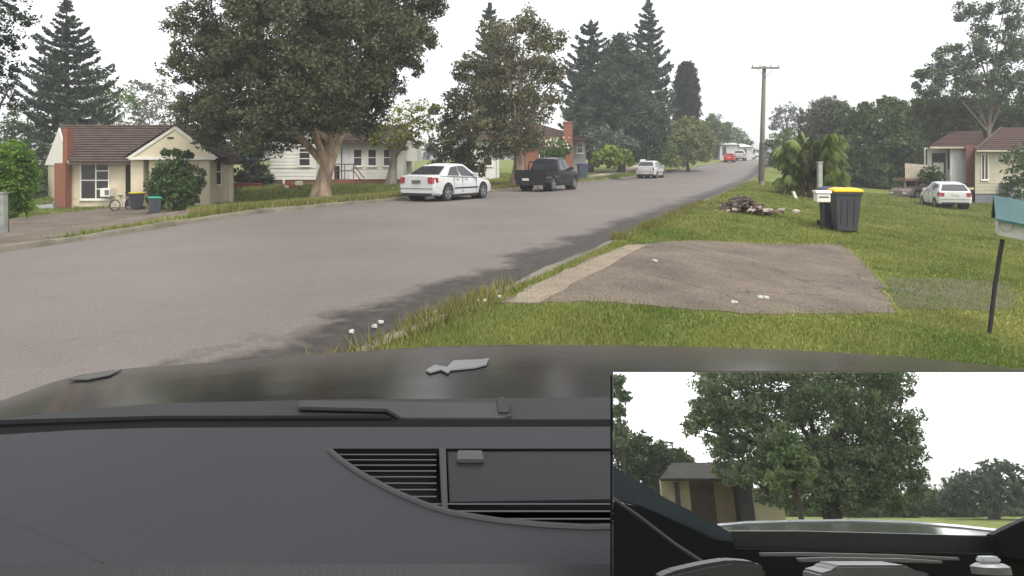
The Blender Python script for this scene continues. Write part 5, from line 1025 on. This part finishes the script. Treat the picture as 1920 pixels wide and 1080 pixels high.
def bon_pt(px, py, lift=0.0012):
    a, b_ = dp(px, interp_edge(cowl_top, px) + 4, ZB*0.15), dp(px, interp_edge(crest, px), ZB); best = None
    for t in np.linspace(0, 1, 200):
        p = a.lerp(b_, float(t)) + Vector((0,0,0.006*math.sin(math.pi*float(t)))); y_ = HY - (p.z-CH)*F/p.y
        if best is None or abs(y_-py) < best[0]: best = (abs(y_-py), p)
    return best[1] + Vector((0,0,lift))
lv = MB(); lv.prism([bon_pt(x, y) for x, y in ((798,698),(815,688),(838,692),(850,680),(905,677),(917,675),(912,687),(890,693),(845,697),(840,704),(826,697),(806,702))], (0,0,0.002)); lv.build('sky_reflection', mat('reflection_pale', (0.17,0.17,0.17), rough=0.35), bon)  # pale piece standing in for sky reflected in the bonnet paint
lv = MB(); lv.prism([bon_pt(x, y) for x, y in ((128,716),(170,704),(228,696),(205,707),(165,715))], (0,0,0.002)); lv.build('bonnet_patch', mat('patch_grey', (0.06,0.06,0.057), rough=0.35), bon)  # thin grey patch lying flat on the bonnet's left side

# ------------------------------------------------------------------ mirror added on the dash in place of the rear camera inset, with the car's tail and the street behind it
n_ = Vector((0, -math.cos(math.atan2(930-HY, F)/2), math.sin(math.atan2(930-HY, F)/2))); CAM = Vector((0,0,CH)); P0 = CAM + Vector((0, 0.36, -0.14))
def on_mirror(px, py, lift=0.0):
    d = Vector(((px-CX)/F, 1, -(py-HY)/F)); t = (P0-CAM).dot(n_)/d.dot(n_); return CAM + d*t + n_*lift
CV = CAM - n_*2*((CAM-P0).dot(n_))
def rp(px, py, D):                                # point seen in the added mirror at a photo pixel, D metres behind
    d = Vector(((px-CX)/F, 1, -(py-HY)/F)); r_ = d - n_*2*d.dot(n_); return CV + r_*(D/-r_.y)
mm = thing('inset_mirror', 'wide rectangular mirror panel added at lower right for the rear camera inset, showing a tree, house and rear window', 'mirror', (0,0,0))
cor = [on_mirror(1150,698), on_mirror(1990,698), on_mirror(1990,1120), on_mirror(1150,1120)]
q = MB(); q.prism(cor, -n_*0.003)
mg = bpy.data.materials.new('mirror_silver'); mg.use_nodes = True; bs = mg.node_tree.nodes['Principled BSDF']; bs.inputs['Base Color'].default_value = (0.93,0.94,0.94,1); bs.inputs['Metallic'].default_value = 1; bs.inputs['Roughness'].default_value = 0.0
q.build('inset_mirror_glass', mg, mm)
q = MB(); q.prism([c - n_*0.0032 for c in [on_mirror(1151,699), on_mirror(1988,699), on_mirror(1988,1118), on_mirror(1151,1118)]], -n_*0.012); q.build('inset_mirror_housing', M_blk, mm, bevel=0.002)
q = MB(); c = on_mirror(1560,1000) - n_*0.012; q.tube([c, c + Vector((0,0.03,-0.06)), Vector((c.x, c.y+0.05, ZD))], 0.012, 8); q.build('inset_mirror_stand', M_blk, mm)

def rear_tree(name, label, cat, blobs, D, m, dens=1.0, leafpx=4.5, tr=0.25, bark=None):
    B = [(rp(px,py,D), r*D/F) for px, py, r in blobs]; cx_ = sum(b[0].x for b in B)/len(B); cy_ = sum(b[0].y for b in B)/len(B); z0 = gz(cx_, cy_)
    root = thing(name, label, cat, (cx_, cy_, z0)); W_ = max(abs(b[0].x-cx_)+b[1] for b in B); BL = []
    for c, r in B:
        e = c.x-cx_; dd = math.sqrt(max(0, W_*W_*0.6-e*e))*0.5
        for sg in (-1, 1): BL.append((tuple(Vector((c.x, c.y+sg*dd*rnd.uniform(0.4,1), c.z)) - Vector((cx_,cy_,z0))), r*0.95))
    leaf = leafpx*D/F; V = leaf_quads(blob_leaves(BL, leaf, dens, 0.3), leaf); fast_mesh('crown', V, np.arange(len(V)).reshape(-1,4), m, root)
    t = MB(); zt = sum(b[0].z for b in B)/len(B) - z0; t.tube([(0,0,-0.1),(0.05,0,zt*0.5),(0,0,zt)], [tr*1.2, tr, tr*0.5], 8)
    for c, r in BL[::4]: c = Vector(c); a = Vector((0,0,zt*rnd.uniform(0.4,0.9))); t.tube([a, a.lerp(c,0.5)+Vector((0,0,0.2)), a.lerp(c,0.95)], [tr*0.4, tr*0.25, tr*0.08], 6)
    t.build('trunk', bark or bark_dark, root, smooth=True)
L_rear = leafmat('leaf_rear_tree', (0.19, 0.25, 0.125), (0.10, 0.14, 0.07), 1.0)
rear_tree('broad_tree', 'great round grey green tree filling the middle of the rear view', 'tree',
    [(1340,715,42),(1420,690,60),(1520,680,70),(1620,700,60),(1665,730,36),(1330,770,40),(1300,800,22),(1400,765,60),(1490,760,60),(1580,770,60),(1660,790,48),(1690,820,22),(1360,830,36),(1430,840,44),(1510,850,50),(1590,850,52),(1660,860,44),(1700,890,18),(1480,905,40),(1550,910,42),(1620,905,42),(1680,905,24),(1450,930,22),(1700,840,16),(1380,880,30),(1440,885,34),(1510,930,34),(1580,940,30),(1650,935,30),(1700,920,20),(1530,880,40),(1620,880,40)], 22, L_rear, dens=1.55, leafpx=3.2)
rear_tree('young_tree', 'lighter green sapling in front of the big tree in the rear view', 'tree', [(1470,800,9),(1475,825,18),(1465,850,22),(1490,855,24),(1475,885,26),(1500,890,22),(1520,870,14),(1455,900,20)], 17, leafmat('leaf_sapling', (0.18,0.24,0.10),(0.095,0.135,0.06)), dens=1.0, tr=0.06)
rear_tree('gum_tree', 'hanging gum foliage at the left edge of the rear view', 'tree', [(1160,715,14),(1172,745,14),(1158,770,16),(1160,800,18),(1150,735,18),(1165,822,16)], 30, L_rear, dens=1.5, tr=0.08, leafpx=3.4)
rear_tree('hedge_tree', 'dark green rounded trees behind the house in the rear view', 'tree', [(1165,835,28),(1200,835,26),(1235,850,24),(1180,870,30),(1225,880,26),(1265,855,18),(1285,865,16),(1250,895,24),(1160,905,30),(1200,905,26),(1290,890,18)], 34, L_dark, dens=1.7, leafpx=3.6)
rear_tree('round_tree', 'dark round tree at the right of the rear view', 'tree', [(1862,880,20),(1885,890,20),(1845,905,22),(1875,915,24),(1905,915,20),(1820,905,22),(1790,910,18),(1800,935,22),(1840,940,26),(1885,945,26),(1915,940,18),(1775,935,16)], 40, leafmat('leaf_rear_dark', (0.13,0.16,0.105), (0.065,0.085,0.06)), dens=1.0)
rear_tree('low_hedge', 'yellowish green hedge along the street in the rear view', 'hedge', [(1640+i*24, 935+6*math.sin(i*2), 18) for i in range(7)] + [(1560+i*24, 945, 18) for i in range(5)] + [(1440+i*24, 962, 17) for i in range(21)], 46, L_green, dens=1.0)
def rear_house():
    D = 26.0; o = rp(1330, 945, D); o.z = gz(o.x, o.y); root = thing('cream_house', 'cream house with dark doorway behind the big tree in the rear view', 'house', o)
    def Q(px, py, d=D): return rp(px, py, d) - o
    def wall(name, a, b_, t, m, d=D, th=0.25): p0, p1 = Q(a, 950, d), Q(b_, 950, d); z1 = Q((a+b_)/2, t, d).z; q = MB(); q.box(min(p0.x,p1.x), max(p0.x,p1.x), p0.y-th, p0.y, -0.2, z1); return q.build(name, m, root)
    wall('wall', 1243, 1296, 898, mat('rear_cream', (0.46,0.39,0.27), (0.38,0.31,0.21)), D)
    wall('porch', 1296, 1390, 897, mat('rear_brown', (0.16,0.10,0.07), (0.11,0.07,0.05)), D+1.2)
    wall('panel', 1345, 1378, 899, mat('rear_tan', (0.36,0.27,0.17)), D+1.0); wall('garage_door', 1390, 1418, 899, mat('rear_grey', (0.10,0.10,0.11)), D+0.8); wall('wall', 1418, 1470, 915, M_cream, D)
    w0 = wall('window', 1268, 1277, 904, M_glass, D-0.06, 0.1)
    a, b_, c, d = Q(1238,902,D-0.6), Q(1480,902,D-0.6), Q(1455,870,D+3), Q(1260,872,D+3); r_ = MB(); r_.prism([a,b_,c,d], (0,0,0.08)); r_.build('roof', mat('rear_roof', (0.050,0.045,0.040), (0.028,0.026,0.024), scale=2, spec=0.05, rough=0.9), root)
rear_house()
# tail of our car as the added mirror shows it
def rear_panel(name, pts, D, th, m, bev=0.0, dd=None):
    q = MB(); q.prism([rp(x, y, D if dd is None else dd[i]) for i, (x, y) in enumerate(pts)], (0, -th, 0)); return q.build(name, m, ME, bevel=bev)
M_pil = mat('pillar_trim', (0.045,0.058,0.068), (0.034,0.044,0.052), rough=0.6); M_in = mat('interior_black', (0.012,0.012,0.013), rough=0.8, spec=0.1)
rear_panel('rear_pillar', [(1120,850),(1150,873),(1250,935),(1340,980),(1372,1000),(1374,1016),(1340,1012),(1280,985),(1200,950),(1120,930)], 2.9, 0.05, M_pil, 0.004)
rear_panel('rear_trim', [(1100,930),(1200,950),(1280,985),(1340,1012),(1375,1016),(1400,1090),(1400,1180),(1100,1180)], 2.85, 0.04, M_in)
q = MB(); q.tube([rp(1150,935,2.7), rp(1200,970,2.7), rp(1265,1020,2.7), rp(1316,1053,2.7)], 0.006, 6); q.build('seat_belt', M_slat, ME)
rear_panel('rear_frame', [(1370,996),(1500,996),(1700,1001),(1880,1006),(1880,1040),(1600,1034),(1370,1028)], 3.0, 0.06, mat('sill_dark', (0.028,0.026,0.027), rough=0.5), 0.004)
rear_panel('rear_shelf', [(1340,1028),(1600,1034),(1960,1040),(1960,1180),(1340,1180)], 2.95, 0.03, M_in)
rear_panel('rear_pillar', [(1862,1004),(1900,985),(1940,968),(1990,960),(1990,1060),(1880,1045)], 2.9, 0.05, M_in, 0.004)
rear_panel('brake_light_bar', [(1425,1037),(1500,1036),(1680,1040),(1800,1046),(1800,1051),(1650,1046),(1500,1043),(1427,1043)], 2.8, 0.02, mat('shelf_grey', (0.15,0.15,0.15), rough=0.4), 0.002)
rear_panel('brake_light_bar', [(1495,1047),(1560,1045),(1700,1048),(1768,1052),(1768,1057),(1640,1053),(1500,1054)], 2.7, 0.02, MATS['shelf_grey'], 0.002)
rear_panel('headrest', [(1235,1085),(1260,1072),(1320,1058),(1370,1050),(1420,1054),(1438,1066),(1436,1090),(1420,1180),(1235,1180)], 2.2, 0.1, mat('headrest_grey', (0.055,0.055,0.056), rough=0.7), 0.01)
rear_panel('shelf_box', [(1540,1075),(1565,1068),(1570,1060),(1700,1060),(1712,1068),(1745,1076),(1750,1160),(1535,1160)], 2.4, 0.15, mat('box_grey', (0.10,0.10,0.105), rough=0.5), 0.006)
q = MB(); c = rp(1856,1062,2.5); q.tube([c+Vector((0,0,-0.02)), c, c+Vector((0,0,0.008))], [0.055,0.055,0.04], 16); q.build('knob_base', MATS['shelf_grey'], ME, smooth=True); q = MB(); q.box(c.x-0.03, c.x+0.03, c.y-0.02, c.y+0.02, c.z+0.008, c.z+0.028); q.build('knob', M_lamp, ME, bevel=0.006)
# boot lid and spoiler outside the rear glass
q = MB()
pts0 = [(1345,982),(1400,977),(1500,974),(1600,973),(1700,976),(1800,984),(1892,994)]
A = [rp(x,y,3.9) for x, y in pts0]; B = [rp(x,y+4,3.7) for x, y in pts0]; rows = [[p+Vector((0,0,-0.06)) for p in A], A, [p.lerp(r_,0.5)+Vector((0,0,0.004)) for p, r_ in zip(A,B)], B, [p+Vector((0,0,-0.012)) for p in B]]
q.loft(rows, cap=False, closed=False); q.build('spoiler', mat('boot_silver', (0.30,0.31,0.32), rough=0.2, spec=0.6, metal=0.4), ME, smooth=True)
q = MB(); A = [rp(x,y+8,3.6) for x, y in pts0]; B = [rp(x,1003,3.1) for x, y in pts0]; q.loft([A,B], cap=False, closed=False); q.build('boot_lid', mat('boot_dark', (0.05,0.055,0.05), rough=0.1, spec=0.6), ME, smooth=True)

# ------------------------------------------------------------------ haze volume added to fade far trees and lift blacks like a windscreen veil
q = MB(); q.box(-520, 520, -160, 520, -9, 45); hz = q.build('haze_veil', bpy.data.materials.new('haze_veil')); hm = hz.data.materials[0]; hm.use_nodes = True; hm.node_tree.nodes.clear()
vo = hm.node_tree.nodes.new('ShaderNodeVolumePrincipled'); vo.inputs['Color'].default_value = (0.92, 0.93, 0.95, 1); vo.inputs['Density'].default_value = 0.0012
ho = hm.node_tree.nodes.new('ShaderNodeOutputMaterial'); hm.node_tree.links.new(vo.outputs[0], ho.inputs['Volume']); tag(hz, kind='stuff')
